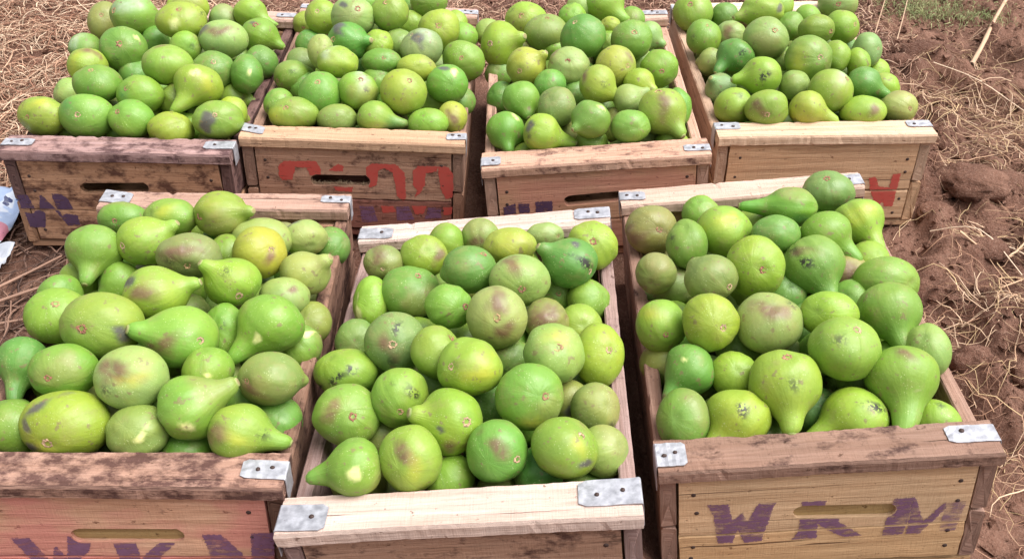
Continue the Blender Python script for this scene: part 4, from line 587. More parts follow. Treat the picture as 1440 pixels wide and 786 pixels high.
[3,[0.3885,1.8685,0.1802],0.0285,[-0.766,0.589,-0.255],[0.718,-0.654,0.239],1.21,1.0,1.0,"P",0,0,[],"pale green round fig, fourth row back, second from left, back right crate"],
[3,[0.5173,1.7091,0.2104],0.0285,[-0.706,0.366,-0.606],[0.61,-0.323,0.723],1.17,1.0,1.0,"P",0,0,[],"pale green round fig, second row back, third from left, back right crate"],
[3,[0.5185,1.8276,0.2052],0.0285,[0.819,0.298,-0.489],[-0.891,-0.134,0.433],1.2,1.0,1.0,"G",0,0,[],"mid-green round fig, third row back, third from left, back right crate"],
[3,[0.572,2.1171,0.2079],0.0285,[-0.305,0.654,-0.692],[0.241,-0.522,0.818],1.26,1.0,1.0,"L",0,0,[],"yellow-green round fig, back row, third from left, back right crate"],
[4,[-0.5787,1.2292,0.1961],0.029,[-0.122,0.919,-0.375],[-0.084,-0.928,0.363],1.07,1.2,0.83,"G",1,0,[],"mid-green round fig, eye showing, back row, leftmost, front left crate"],
[4,[-0.4892,1.1851,0.2288],0.0319,[0.596,0.571,-0.565],[-0.66,-0.469,0.587],1.25,1.21,0.83,"L",0,0,[["y",-0.01,-0.58,0.81,0.38]],"yellow-green round fig with yellow patch, back centre of the heap, front left crate"],
[4,[-0.418,1.1904,0.2323],0.0365,[0.917,-0.224,0.331],[-0.559,-0.763,0.324],1.39,1.09,0.92,"G",1,1,[],"mid-green stubby-necked fig, eye showing, back row, fourth from left, front left crate"],
[4,[-0.5038,1.1171,0.2332],0.0358,[0.814,0.196,0.548],[-0.555,-0.777,0.297],1.42,1.11,0.9,"L",1,1,[],"yellow-green stubby-necked fig, eye showing, sixth row back, third from left, front left crate"],
[4,[-0.5701,1.1072,0.2262],0.0354,[0.036,-0.935,-0.352],[-0.076,0.921,0.381],1.73,1.04,0.96,"G",0,1,[],"mid-green pear-shaped fig, sixth row back, second from left, front left crate"],
[4,[-0.4259,1.0663,0.2478],0.0347,[-0.074,0.996,-0.05],[0.149,-0.984,0.094],1.11,1.19,0.84,"B",1,0,[["b",-0.12,-0.69,0.71,0.43]],"brownish olive round fig with brown blush, very middle of the heap, front left crate"],
[4,[-0.3581,1.1668,0.2072],0.0366,[0.212,0.552,-0.807],[-0.085,-0.69,0.718],1.15,1.16,0.86,"P",0,0,[],"pale green round fig, sixth row back, rightmost, front left crate"],
[4,[-0.3445,1.1069,0.2274],0.0354,[-0.612,0.431,-0.663],[0.646,-0.547,0.532],1.09,1.01,0.99,"Y",1,0,[["b",0.6,-0.73,0.32,0.27]],"yellow round fig with brown blush, middle right of the heap, front left crate"],
[4,[-0.2996,1.1859,0.1984],0.0286,[-0.386,0.922,0.033],[0.392,-0.915,0.093],1.12,1.11,0.9,"P",0,0,[["p",-0.72,0.05,0.69,0.25]],"pale green round fig with dark bruise, back right of the heap, front left crate"],
[4,[-0.2828,1.0878,0.2084],0.0318,[0.75,-0.048,0.66],[-0.72,0.113,-0.685],1.38,1.1,0.91,"P",0,1,[],"pale green stubby-necked fig, fifth row back, rightmost, front left crate"],
[4,[-0.2685,1.2115,0.1665],0.0285,[-0.773,0.119,-0.623],[0.753,-0.332,0.567],1.3,1.0,1.0,"D",0,0,[],"deep green round fig, back row, rightmost, front left crate"],
[4,[-0.3581,1.0214,0.2401],0.0338,[-0.671,-0.082,0.737],[0.414,-0.91,-0.006],1.37,1.08,0.92,"L",1,1,[],"yellow-green stubby-necked fig, eye showing, fourth row back, fourth from left, front left crate"],
[4,[-0.2997,1.0355,0.2067],0.029,[-0.471,0.036,-0.881],[0.314,-0.306,0.899],1.34,1.1,0.91,"P",0,0,[["b",0.52,-0.32,0.79,0.26]],"pale green round fig with brown blush, fourth row back, fifth from left, front left crate"],
[4,[-0.4449,0.9792,0.2512],0.0371,[0.937,0.209,0.281],[-0.956,-0.219,-0.193],1.45,1.1,0.91,"L",0,1,[["p",-0.58,-0.27,0.77,0.31],["b",-0.13,-0.78,0.61,0.43]],"yellow-green stubby-necked fig with dark bruise, very middle of the heap, front left crate"],
[4,[-0.537,1.0871,0.1865],0.0285,[-0.547,-0.751,-0.371],[0.622,0.674,0.399],1.82,1.0,1.0,"G",0,1,[],"mid-green pear-shaped fig, fifth row back, leftmost, front left crate"],
[4,[-0.5979,1.1052,0.1759],0.0285,[-0.581,0.284,-0.763],[0.55,-0.094,0.83],1.15,1.0,1.0,"L",0,0,[],"yellow-green round fig, sixth row back, leftmost, front left crate"],
[4,[-0.5981,1.0348,0.1989],0.0285,[-0.827,0.508,-0.242],[0.86,-0.379,0.342],1.14,1.0,1.0,"G",0,0,[],"mid-green round fig, fourth row back, leftmost, front left crate"],
[4,[-0.5758,0.9749,0.2152],0.0364,[-0.057,0.244,-0.968],[0.345,-0.343,0.874],1.1,1.04,0.96,"L",1,0,[],"yellow-green round fig, eye showing, fourth row back, second from left, front left crate"],
[4,[-0.4928,0.9213,0.2455],0.0435,[0.2,0.685,-0.701],[-0.159,-0.831,0.533],1.1,1.1,0.91,"L",1,0,[["p",0.77,-0.6,0.2,0.24]],"yellow-green round fig with dark bruise, third row back, leftmost, front left crate"],
[4,[-0.3966,0.9147,0.2363],0.0406,[-0.849,-0.307,0.43],[0.707,-0.596,0.381],1.37,1.08,0.93,"L",1,1,[["b",-0.15,-0.87,0.47,0.32]],"yellow-green stubby-necked fig with brown blush, front centre of the heap, front left crate"],
[4,[-0.3603,0.9595,0.2093],0.0305,[0.282,0.561,-0.778],[-0.169,-0.49,0.855],1.25,0.85,1.17,"G",0,0,[],"mid-green round fig, third row back, second from left, front left crate"],
[4,[-0.2967,0.9533,0.2291],0.0383,[-0.612,-0.705,-0.357],[0.586,0.755,0.295],1.73,1.06,0.94,"G",0,1,[["c",-0.21,-0.97,0.14,0.14]],"mid-green pear-shaped fig with cream scar, middle right of the heap, front left crate"],
[4,[-0.2657,1.0213,0.1746],0.0285,[0.246,0.505,-0.827],[-0.329,-0.345,0.879],1.3,1.0,1.0,"O",0,0,[],"olive green round fig, fourth row back, rightmost, front left crate"],
[4,[-0.2709,0.9698,0.1775],0.0285,[0.516,-0.006,-0.857],[-0.495,0.062,0.867],1.33,1.0,1.0,"G",0,0,[["c",0.48,-0.15,0.86,0.17]],"mid-green round fig with cream scar, middle right of the heap, front left crate"],
[4,[-0.2781,0.8551,0.2267],0.0341,[0.869,0.329,-0.369],[-0.609,-0.645,0.462],1.16,1.12,0.9,"O",1,0,[["b",-0.47,-0.86,0.22,0.34]],"olive green round fig with brown blush, front right of the heap, front left crate"],
[4,[-0.3552,0.8704,0.2247],0.0285,[0.01,-0.088,-0.996],[-0.069,0.23,0.971],1.11,1.0,1.0,"L",0,0,[["c",0.27,-0.84,0.48,0.13]],"yellow-green round fig with cream scar, front right of the heap, front left crate"],
[4,[-0.3592,0.8081,0.2236],0.036,[0.883,0.28,0.377],[-0.852,-0.251,-0.459],1.68,1.02,0.98,"L",0,1,[["c",0.25,-0.96,0.15,0.18]],"yellow-green pear-shaped fig with cream scar, front right of the heap, front left crate"],
[4,[-0.3024,0.7888,0.208],0.033,[0.96,-0.168,-0.226],[-0.983,0.082,0.163],1.64,1.04,0.96,"L",0,1,[["b",-0.54,-0.67,0.51,0.41],["y",0.24,-0.86,0.46,0.24]],"yellow-green pear-shaped fig with brown blush, front right of the heap, front left crate"],
[4,[-0.2725,0.8406,0.1732],0.0285,[-0.218,0.352,-0.91],[0.385,-0.519,0.763],1.28,1.0,1.0,"D",0,0,[],"deep green round fig, front row, rightmost, front left crate"],
[4,[-0.3689,0.7936,0.1685],0.0285,[0.228,-0.008,-0.974],[-0.27,-0.077,0.96],1.28,1.0,1.0,"D",0,0,[],"deep green round fig, front row, fifth from left, front left crate"],
[4,[-0.4155,0.7881,0.2035],0.0323,[0.17,0.507,-0.845],[-0.19,-0.42,0.888],1.19,1.06,0.94,"O",0,0,[["c",0.4,-0.79,0.47,0.17]],"olive green round fig with cream scar, front centre of the heap, front left crate"],
[4,[-0.4995,0.7959,0.2017],0.0438,[0.332,0.877,-0.346],[-0.086,-0.98,0.181],1.12,1.14,0.88,"L",1,0,[["p",-0.42,-0.14,0.9,0.22],["p",-0.65,-0.57,0.51,0.16],["p",-0.6,-0.79,-0.1,0.22],["y",-0.19,-0.98,-0.03,0.26]],"yellow-green round fig with dark bruise, front row, second from left, front left crate"],
[4,[-0.5683,0.8041,0.1865],0.0354,[0.006,0.99,0.14],[-0.18,-0.942,-0.284],1.14,1.04,0.97,"G",1,0,[],"mid-green round fig, eye showing, front row, leftmost, front left crate"],
[4,[-0.5895,0.8988,0.2029],0.0302,[-0.024,-0.935,-0.353],[0.079,0.97,0.232],1.85,0.97,1.03,"D",0,1,[],"deep green pear-shaped fig, second row back, leftmost, front left crate"],
[4,[-0.5193,0.8581,0.2291],0.035,[-0.124,0.985,-0.118],[-0.123,-0.894,0.432],1.07,1.11,0.9,"G",1,0,[],"mid-green round fig, eye showing, second row back, second from left, front left crate"],
[4,[-0.4319,0.8397,0.2388],0.0377,[0.337,0.484,-0.807],[-0.357,-0.396,0.846],1.34,1.08,0.93,"P",0,0,[["b",-0.19,-0.53,0.83,0.52],["y",0.4,-0.73,0.56,0.3]],"pale green round fig with brown blush, front row, third from left, front left crate"],
[4,[-0.3247,0.867,0.1809],0.0285,[0.048,0.985,-0.165],[0.121,-0.982,0.143],1.14,1.0,1.0,"G",0,0,[],"mid-green round fig, second row back, fifth from left, front left crate"],
[4,[-0.4022,1.1424,0.1983],0.0285,[0.084,-0.129,-0.988],[-0.096,0.077,0.992],1.19,1.0,1.0,"G",0,0,[],"mid-green round fig, sixth row back, fourth from left, front left crate"],
[4,[-0.4282,1.2005,0.1756],0.0285,[-0.264,0.288,-0.921],[0.25,-0.215,0.944],1.22,1.0,1.0,"D",0,0,[],"deep green round fig, back row, third from left, front left crate"],
[5,[-0.1816,1.1403,0.1893],0.0271,[0.301,0.878,-0.373],[0.043,-0.95,0.31],1.1,1.08,0.93,"B",1,0,[["b",-0.18,-0.52,0.83,0.45]],"brownish olive round fig with brown blush, sixth row back, leftmost, front middle crate"],
[5,[-0.1249,1.151,0.197],0.0317,[-0.054,0.734,-0.677],[0.142,-0.633,0.761],1.27,1.08,0.92,"L",0,0,[["b",0.76,-0.46,0.45,0.32]],"yellow-green round fig with brown blush, sixth row back, second from left, front middle crate"],
[5,[-0.0996,1.2175,0.174],0.0285,[0.882,0.166,-0.44],[-0.898,-0.295,0.327],1.26,1.0,1.0,"L",0,0,[],"yellow-green round fig, back row, leftmost, front middle crate"],
[5,[-0.0564,1.0747,0.2322],0.0341,[-0.888,0.127,-0.441],[0.521,0.044,0.853],1.14,1.09,0.92,"D",1,0,[],"deep green round fig, eye showing, fifth row back, third from left, front middle crate"],
[5,[-0.0482,1.2258,0.1801],0.0285,[-0.032,0.995,0.097],[0.062,-0.989,-0.131],1.23,1.0,1.0,"P",0,0,[["b",-0.22,-0.91,0.36,0.35]],"pale green round fig with brown blush, back row, second from left, front middle crate"],
[5,[-0.0041,1.1398,0.2256],0.0307,[0.676,0.101,-0.73],[-0.674,-0.056,0.737],1.26,1.19,0.84,"Y",0,0,[],"yellow round fig, sixth row back, third from left, front middle crate"],
[5,[0.0465,1.189,0.2118],0.0226,[-0.699,0.689,-0.189],[0.706,-0.619,0.344],1.09,1.22,0.82,"P",1,0,[],"pale green round fig, eye showing, back row, third from left, front middle crate"],
[5,[0.1113,1.1581,0.2165],0.0352,[0.066,0.45,-0.891],[-0.004,-0.706,0.709],1.12,1.03,0.97,"L",1,0,[],"yellow-green round fig, eye showing, back row, rightmost, front middle crate"],
[5,[0.0776,1.0847,0.2385],0.0352,[-0.815,0.032,0.579],[0.684,-0.724,0.084],1.4,1.08,0.92,"D",1,1,[["k",0.5,-0.72,0.48,0.24],["p",0.11,-0.05,0.99,0.16]],"deep green stubby-necked fig with black specks, middle right of the heap, front middle crate"],
[5,[0.0102,1.0402,0.2399],0.0366,[-0.192,0.97,-0.15],[0.08,-0.957,0.277],1.1,1.07,0.94,"P",1,0,[["b",-0.23,-0.33,0.91,0.36]],"pale green round fig with brown blush, fifth row back, fourth from left, front middle crate"],
[5,[0.0621,1.0882,0.1837],0.0285,[-0.276,0.631,-0.726],[0.079,-0.777,0.624],1.12,1.0,1.0,"G",1,0,[],"mid-green round fig, eye showing, sixth row back, rightmost, front middle crate"],
[5,[0.1042,1.0609,0.1939],0.0285,[-0.566,0.476,-0.673],[0.691,-0.431,0.58],1.22,1.0,1.0,"G",0,0,[],"mid-green round fig, fifth row back, rightmost, front middle crate"],
[5,[-0.1438,0.9436,0.2124],0.0362,[-0.239,0.804,-0.545],[0.074,-0.813,0.577],1.13,1.0,1.0,"O",1,0,[["k",0.18,-0.31,0.93,0.17],["b",-0.24,-0.77,0.59,0.34]],"olive green round fig with black specks, middle left of the heap, front middle crate"],
[5,[-0.1391,1.0839,0.1831],0.0389,[-0.599,0.244,-0.762],[0.332,-0.112,0.937],1.14,1.08,0.93,"D",1,0,[],"deep green round fig, eye showing, fifth row back, second from left, front middle crate"],
[5,[-0.1919,1.0708,0.1718],0.0308,[0.736,0.443,-0.512],[-0.772,-0.383,0.508],1.32,0.85,1.17,"L",0,0,[["c",-0.55,-0.81,0.21,0.22]],"yellow-green round fig with cream scar, middle left of the heap, front middle crate"],
[5,[-0.2031,1.0051,0.1595],0.0285,[-0.032,0.862,-0.507],[0.187,-0.745,0.641],1.31,1.0,1.0,"O",0,0,[],"olive green round fig, fourth row back, leftmost, front middle crate"],
[5,[-0.2023,0.9175,0.1841],0.0334,[0.62,0.05,-0.783],[-0.483,-0.01,0.876],1.14,1.19,0.84,"L",0,0,[["k",0.24,-0.6,0.76,0.13],["k",-0.11,-0.83,0.54,0.16],["k",-0.72,-0.63,-0.29,0.18]],"yellow-green round fig with black specks, third row back, leftmost, front middle crate"],
[5,[-0.0796,0.9942,0.2308],0.0289,[-0.47,0.743,-0.476],[0.735,-0.533,0.42],1.1,1.06,0.94,"G",1,0,[],"mid-green round fig, eye showing, fourth row back, second from left, front middle crate"],
[5,[-0.0173,0.9575,0.2449],0.0377,[0.073,0.926,-0.369],[-0.001,-0.774,0.633],1.16,0.98,1.02,"P",1,0,[["b",0.01,-0.42,0.91,0.42],["b",0.27,-0.95,0.17,0.33]],"pale green round fig with brown blush, fourth row back, third from left, front middle crate"],
[5,[-0.0877,0.8997,0.2358],0.0309,[-0.609,0.052,-0.791],[0.668,0.092,0.738],1.13,0.96,1.04,"L",1,0,[],"yellow-green round fig, eye showing, third row back, fourth from left, front middle crate"],
[5,[-0.0466,0.8584,0.2502],0.0359,[0.748,0.578,-0.326],[-0.555,-0.614,0.561],1.12,1.07,0.93,"L",1,0,[["y",0.43,-0.77,0.47,0.41]],"yellow-green round fig with yellow patch, front centre of the heap, front middle crate"],
[5,[0.0453,0.9956,0.2092],0.0285,[-0.152,0.418,-0.896],[0.218,-0.541,0.812],1.15,1.0,1.0,"B",0,0,[["b",-0.09,-0.61,0.79,0.67]],"brownish olive round fig with brown blush, fourth row back, fourth from left, front middle crate"],
[5,[0.0525,0.8912,0.2467],0.0365,[-0.46,0.32,-0.828],[0.084,-0.599,0.797],1.09,1.01,0.99,"P",1,0,[["y",0.05,-0.27,0.96,0.28]],"pale green round fig with yellow patch, middle right of the heap, front middle crate"],
[5,[0.09,1.0118,0.1903],0.0285,[-0.095,0.796,-0.597],[0.114,-0.76,0.64],1.18,1.0,1.0,"L",0,0,[],"yellow-green round fig, fourth row back, rightmost, front middle crate"],
[5,[0.1066,0.9151,0.2244],0.0339,[-0.538,0.554,-0.635],[0.411,-0.56,0.72],1.09,0.91,1.09,"L",1,0,[],"yellow-green round fig, eye showing, third row back, rightmost, front middle crate"],
[5,[0.0234,0.8225,0.2407],0.0377,[-0.232,0.697,-0.679],[0.508,-0.613,0.605],1.12,1.0,1.0,"G",1,0,[["y",0.02,-0.98,-0.2,0.3]],"mid-green round fig with yellow patch, front right of the heap, front middle crate"],
[5,[0.071,0.8697,0.1873],0.0285,[0.389,0.92,-0.055],[-0.404,-0.914,-0.018],1.13,1.0,1.0,"O",0,0,[["p",0.1,-0.91,0.41,0.36]],"olive green round fig with dark bruise, front right of the heap, front middle crate"],
[5,[0.1007,0.8363,0.2123],0.0285,[-0.481,0.526,-0.701],[0.423,-0.606,0.674],1.15,1.0,1.0,"O",0,0,[],"olive green round fig, second row back, rightmost, front middle crate"],
[5,[0.0613,0.7545,0.2318],0.0341,[-0.545,-0.009,-0.838],[0.509,-0.234,0.828],1.13,1.03,0.97,"G",1,0,[["y",0.39,-0.61,0.7,0.31],["p",0.62,-0.78,0.11,0.16]],"mid-green round fig with dark bruise, front right of the heap, front middle crate"],
[5,[0.1059,0.7754,0.2048],0.0285,[-0.658,0.39,-0.644],[0.687,-0.278,0.671],1.3,1.0,1.0,"P",0,0,[],"pale green round fig, front row, rightmost, front middle crate"],
[5,[-0.1267,0.8416,0.2164],0.0337,[-0.304,0.946,0.117],[0.112,-0.967,0.23],1.09,0.95,1.05,"L",1,0,[["k",0.58,-0.47,0.66,0.22]],"yellow-green round fig with black specks, second row back, second from left, front middle crate"],
[5,[-0.1864,0.825,0.2008],0.0361,[-0.126,0.575,-0.808],[0.324,-0.693,0.645],1.14,1.05,0.96,"G",1,0,[["b",-0.29,-0.48,0.83,0.3]],"mid-green round fig with brown blush, second row back, leftmost, front middle crate"],
[5,[-0.0643,0.7968,0.2239],0.0369,[-0.893,-0.192,0.407],[0.488,-0.651,0.582],1.39,1.01,0.99,"L",1,1,[["p",-0.25,-0.85,0.46,0.13],["b",-0.0,-1.0,-0.07,0.22],["b",0.74,-0.66,-0.17,0.19]],"yellow-green stubby-necked fig with dark bruise, front centre of the heap, front middle crate"],
[5,[-0.0906,0.8974,0.1827],0.0285,[-0.704,0.181,-0.687],[0.663,0.003,0.749],1.32,1.0,1.0,"G",0,0,[],"mid-green round fig, third row back, third from left, front middle crate"],
[5,[-0.0233,0.862,0.1867],0.0285,[0.384,0.719,-0.579],[-0.278,-0.707,0.65],1.33,1.0,1.0,"D",0,0,[],"deep green round fig, second row back, fourth from left, front middle crate"],
[5,[0.0007,0.9443,0.1884],0.0285,[-0.04,0.389,-0.92],[0.01,-0.457,0.889],1.14,1.0,1.0,"D",0,0,[],"deep green round fig, third row back, fifth from left, front middle crate"],
[5,[-0.0115,0.7551,0.2208],0.0336,[0.287,0.871,-0.399],[0.655,-0.68,0.329],1.09,0.99,1.01,"G",1,0,[["b",0.01,-0.55,0.84,0.34]],"mid-green round fig with brown blush, front row, fifth from left, front middle crate"],
[5,[-0.1055,0.7492,0.2125],0.0343,[0.312,0.851,-0.422],[-0.33,-0.696,0.637],1.35,0.97,1.03,"L",0,0,[["b",-0.17,-0.55,0.81,0.36],["y",0.3,-0.82,0.48,0.31]],"yellow-green round fig with brown blush, front row, second from left, front middle crate"],
[5,[-0.1641,0.7401,0.2069],0.0311,[-0.979,-0.121,-0.162],[0.95,0.26,0.175],1.75,0.96,1.04,"G",0,1,[["c",0.15,-0.8,0.57,0.22]],"mid-green pear-shaped fig with cream scar, front left of the heap, front middle crate"],
[5,[-0.0642,0.7569,0.175],0.0285,[0.407,-0.134,-0.903],[-0.253,0.311,0.916],1.31,1.0,1.0,"G",0,0,[],"mid-green round fig, front row, third from left, front middle crate"],
[5,[0.0347,0.7619,0.1813],0.0285,[0.367,0.848,-0.383],[-0.366,-0.857,0.364],1.22,1.0,1.0,"D",0,0,[],"deep green round fig, front row, sixth from left, front middle crate"],
[6,[0.2074,1.2538,0.1831],0.0376,[-0.303,0.823,-0.48],[0.223,-0.796,0.563],1.14,1.03,0.97,"B",1,0,[["b",-0.69,-0.72,0.08,0.46]],"brownish olive round fig with brown blush, back row, leftmost, front right crate"],
[6,[0.2899,1.3048,0.1806],0.0285,[0.289,0.238,-0.927],[-0.267,-0.09,0.96],1.33,1.0,1.0,"G",0,0,[],"mid-green round fig, back row, second from left, front right crate"],
[6,[0.2468,1.1666,0.2184],0.0316,[0.025,0.154,-0.988],[-0.247,-0.097,0.964],1.14,0.89,1.12,"G",0,0,[],"mid-green round fig, fifth row back, third from left, front right crate"],
[6,[0.303,1.1949,0.223],0.0388,[-0.642,0.024,-0.766],[0.493,-0.065,0.867],1.19,1.05,0.95,"L",0,0,[["y",-0.21,-0.52,0.83,0.37]],"yellow-green round fig with yellow patch, sixth row back, leftmost, front right crate"],
[6,[0.4034,1.2288,0.2443],0.0337,[-1.0,0.008,0.01],[0.994,0.095,0.062],1.85,1.16,0.86,"G",0,1,[["o",0.25,-0.96,-0.08,0.31]],"mid-green pear-shaped fig with dark green patch, back right of the heap, front right crate"],
[6,[0.3686,1.1621,0.2434],0.0296,[-0.618,0.505,-0.602],[0.377,-0.436,0.817],1.28,1.14,0.87,"D",0,0,[],"deep green round fig, fifth row back, fourth from left, front right crate"],
[6,[0.4815,1.3148,0.2214],0.0353,[0.311,0.163,-0.936],[-0.265,-0.272,0.925],1.11,1.11,0.9,"O",1,0,[],"olive green round fig, eye showing, back row, rightmost, front right crate"],
[6,[0.4411,1.1765,0.2371],0.0336,[0.673,-0.642,-0.368],[-0.597,0.662,0.452],1.85,1.08,0.93,"G",0,1,[],"mid-green pear-shaped fig, fifth row back, sixth from left, front right crate"],
[6,[0.5098,1.2408,0.2174],0.0341,[0.382,-0.848,-0.366],[-0.362,0.823,0.438],1.85,1.05,0.95,"L",0,1,[["y",-0.13,-0.56,0.82,0.43]],"yellow-green pear-shaped fig with yellow patch, back right of the heap, front right crate"],
[6,[0.4121,1.1174,0.2242],0.0411,[0.329,-0.874,-0.358],[-0.298,0.845,0.445],1.58,1.02,0.98,"G",0,1,[["k",-0.47,-0.7,0.54,0.21],["b",-0.64,-0.23,0.73,0.24]],"mid-green pear-shaped fig with black specks, middle right of the heap, front right crate"],
[6,[0.3255,1.0862,0.2404],0.0391,[0.357,0.757,-0.547],[0.079,-0.887,0.455],1.14,0.98,1.02,"L",1,0,[],"yellow-green round fig, eye showing, fourth row back, second from left, front right crate"],
[6,[0.2646,1.0659,0.2322],0.0331,[-0.618,0.746,0.247],[0.619,-0.763,0.184],1.09,1.03,0.97,"O",1,0,[],"olive green round fig, eye showing, fourth row back, leftmost, front right crate"],
[6,[0.2019,1.127,0.1948],0.0285,[0.393,0.877,-0.276],[-0.429,-0.903,0.03],1.23,1.0,1.0,"O",0,0,[],"olive green round fig, fifth row back, leftmost, front right crate"],
[6,[0.235,1.1446,0.1601],0.0285,[-0.926,-0.225,-0.302],[0.894,0.229,0.386],1.85,1.0,1.0,"O",0,1,[],"olive green pear-shaped fig, fifth row back, second from left, front right crate"],
[6,[0.194,1.0067,0.1979],0.0333,[-0.04,0.99,0.138],[0.154,-0.92,0.361],1.07,0.95,1.06,"L",1,0,[["y",-0.54,-0.29,0.79,0.33]],"yellow-green round fig with yellow patch, third row back, second from left, front right crate"],
[6,[0.2496,0.9747,0.2317],0.0348,[0.028,0.855,-0.518],[0.373,-0.831,0.412],1.08,0.97,1.03,"L",1,0,[],"yellow-green round fig, eye showing, second row back, second from left, front right crate"],
[6,[0.3247,0.9778,0.2293],0.0394,[0.105,0.199,-0.974],[-0.063,-0.304,0.951],1.3,1.02,0.98,"P",0,0,[["b",-0.14,-0.43,0.89,0.41]],"pale green round fig with brown blush, front centre of the heap, front right crate"],
[6,[0.4708,1.1337,0.1945],0.0285,[-0.036,0.729,-0.684],[0.055,-0.784,0.618],1.33,1.0,1.0,"B",0,0,[["b",-0.07,-0.83,0.56,0.66]],"brownish olive round fig with brown blush, fifth row back, seventh from left, front right crate"],
[6,[0.5106,1.1675,0.1962],0.0285,[-0.051,0.44,-0.897],[0.228,-0.519,0.824],1.23,1.0,1.0,"L",0,0,[],"yellow-green round fig, fifth row back, rightmost, front right crate"],
[6,[0.5068,1.0859,0.2201],0.038,[-0.558,0.676,-0.482],[0.592,-0.668,0.451],1.32,1.16,0.86,"L",0,0,[],"yellow-green round fig, fourth row back, rightmost, front right crate"],
[6,[0.4605,1.0723,0.1964],0.0285,[0.814,0.296,-0.501],[-0.572,-0.49,0.658],1.32,1.0,1.0,"G",0,0,[],"mid-green round fig, fourth row back, fourth from left, front right crate"],
[6,[0.4829,1.0008,0.2367],0.0376,[0.079,-0.926,-0.37],[-0.058,0.997,0.044],1.62,1.04,0.96,"G",0,1,[],"mid-green pear-shaped fig, third row back, rightmost, front right crate"],
[6,[0.3968,0.9787,0.2458],0.0318,[0.657,0.591,-0.468],[-0.715,-0.469,0.519],1.32,1.12,0.89,"L",0,0,[],"yellow-green round fig, second row back, fifth from left, front right crate"],
[6,[0.4002,0.9141,0.2452],0.04,[-0.165,0.137,-0.977],[0.166,-0.148,0.975],1.12,1.04,0.96,"L",1,0,[],"yellow-green round fig, eye showing, front row, sixth from left, front right crate"],
[6,[0.5149,0.9423,0.2201],0.0301,[0.423,0.161,-0.892],[-0.534,-0.187,0.825],1.13,0.88,1.14,"P",0,0,[],"pale green round fig, second row back, rightmost, front right crate"],
[6,[0.4667,0.8884,0.2249],0.0402,[-0.026,-0.935,-0.353],[-0.109,0.971,0.212],1.85,1.03,0.97,"G",0,1,[["b",-0.18,-0.05,0.98,0.25]],"mid-green pear-shaped fig with brown blush, front right of the heap, front right crate"],
[6,[0.5029,0.8505,0.187],0.0285,[0.403,0.881,-0.249],[-0.211,-0.882,0.422],1.16,1.0,1.0,"L",0,0,[],"yellow-green round fig, front row, rightmost, front right crate"],
[6,[0.4116,0.8559,0.1879],0.0358,[-0.862,-0.349,-0.368],[0.804,0.265,0.533],1.85,1.04,0.97,"L",0,1,[["k",0.28,-0.39,0.88,0.19],["k",0.3,-0.92,0.27,0.09]],"yellow-green pear-shaped fig with black specks, front row, seventh from left, front right crate"],
[6,[0.3283,0.8829,0.2161],0.0424,[0.061,-0.927,-0.369],[-0.061,0.067,0.996],1.5,1.0,1.0,"L",1,1,[],"yellow-green pear-shaped fig, eye showing, front row, fourth from left, front right crate"],
[6,[0.2725,0.8546,0.1854],0.0358,[-0.625,-0.684,-0.376],[0.659,0.651,0.376],1.73,1.06,0.94,"L",0,1,[["k",-0.1,-0.49,0.86,0.19]],"yellow-green pear-shaped fig with black specks, front row, second from left, front right crate"],
[6,[0.2073,0.8541,0.179],0.0334,[0.57,0.591,-0.571],[-0.419,-0.62,0.663],1.14,0.94,1.07,"G",0,0,[],"mid-green round fig, front row, leftmost, front right crate"],
[6,[0.2244,0.9317,0.1893],0.0319,[-0.661,-0.649,-0.377],[0.581,0.729,0.363],1.69,0.97,1.03,"D",0,1,[["c",-0.38,-0.38,0.84,0.11]],"deep green pear-shaped fig with cream scar, front left of the heap, front right crate"],
[6,[0.2785,0.9225,0.1911],0.0285,[0.164,0.589,-0.791],[-0.096,-0.557,0.825],1.26,1.0,1.0,"L",0,0,[],"yellow-green round fig, second row back, third from left, front right crate"],
[6,[0.2,0.9909,0.1455],0.0285,[0.773,0.612,-0.166],[-0.861,-0.509,0.018],1.19,1.0,1.0,"O",0,0,[],"olive green round fig, third row back, leftmost, front right crate"],
[6,[0.2966,0.9904,0.1763],0.0285,[-0.146,0.556,-0.818],[0.232,-0.635,0.737],1.35,1.0,1.0,"D",0,0,[],"deep green round fig, third row back, third from left, front right crate"],
[6,[0.374,0.893,0.1646],0.0285,[0.13,0.552,-0.823],[0.097,-0.462,0.881],1.23,1.0,1.0,"D",0,0,[],"deep green round fig, front row, fifth from left, front right crate"],
[6,[0.315,0.8566,0.1467],0.0285,[-0.558,0.217,-0.801],[0.683,-0.147,0.716],1.19,1.0,1.0,"D",0,0,[],"deep green round fig, front row, third from left, front right crate"],
[6,[0.3602,1.2482,0.1953],0.0285,[0.435,0.658,-0.615],[-0.485,-0.615,0.622],1.22,1.0,1.0,"L",0,0,[],"yellow-green round fig, sixth row back, second from left, front right crate"],
[6,[0.3779,1.0957,0.1892],0.0285,[0.008,0.258,-0.966],[-0.091,-0.43,0.898],1.17,1.0,1.0,"D",0,0,[],"deep green round fig, fourth row back, third from left, front right crate"]]''')
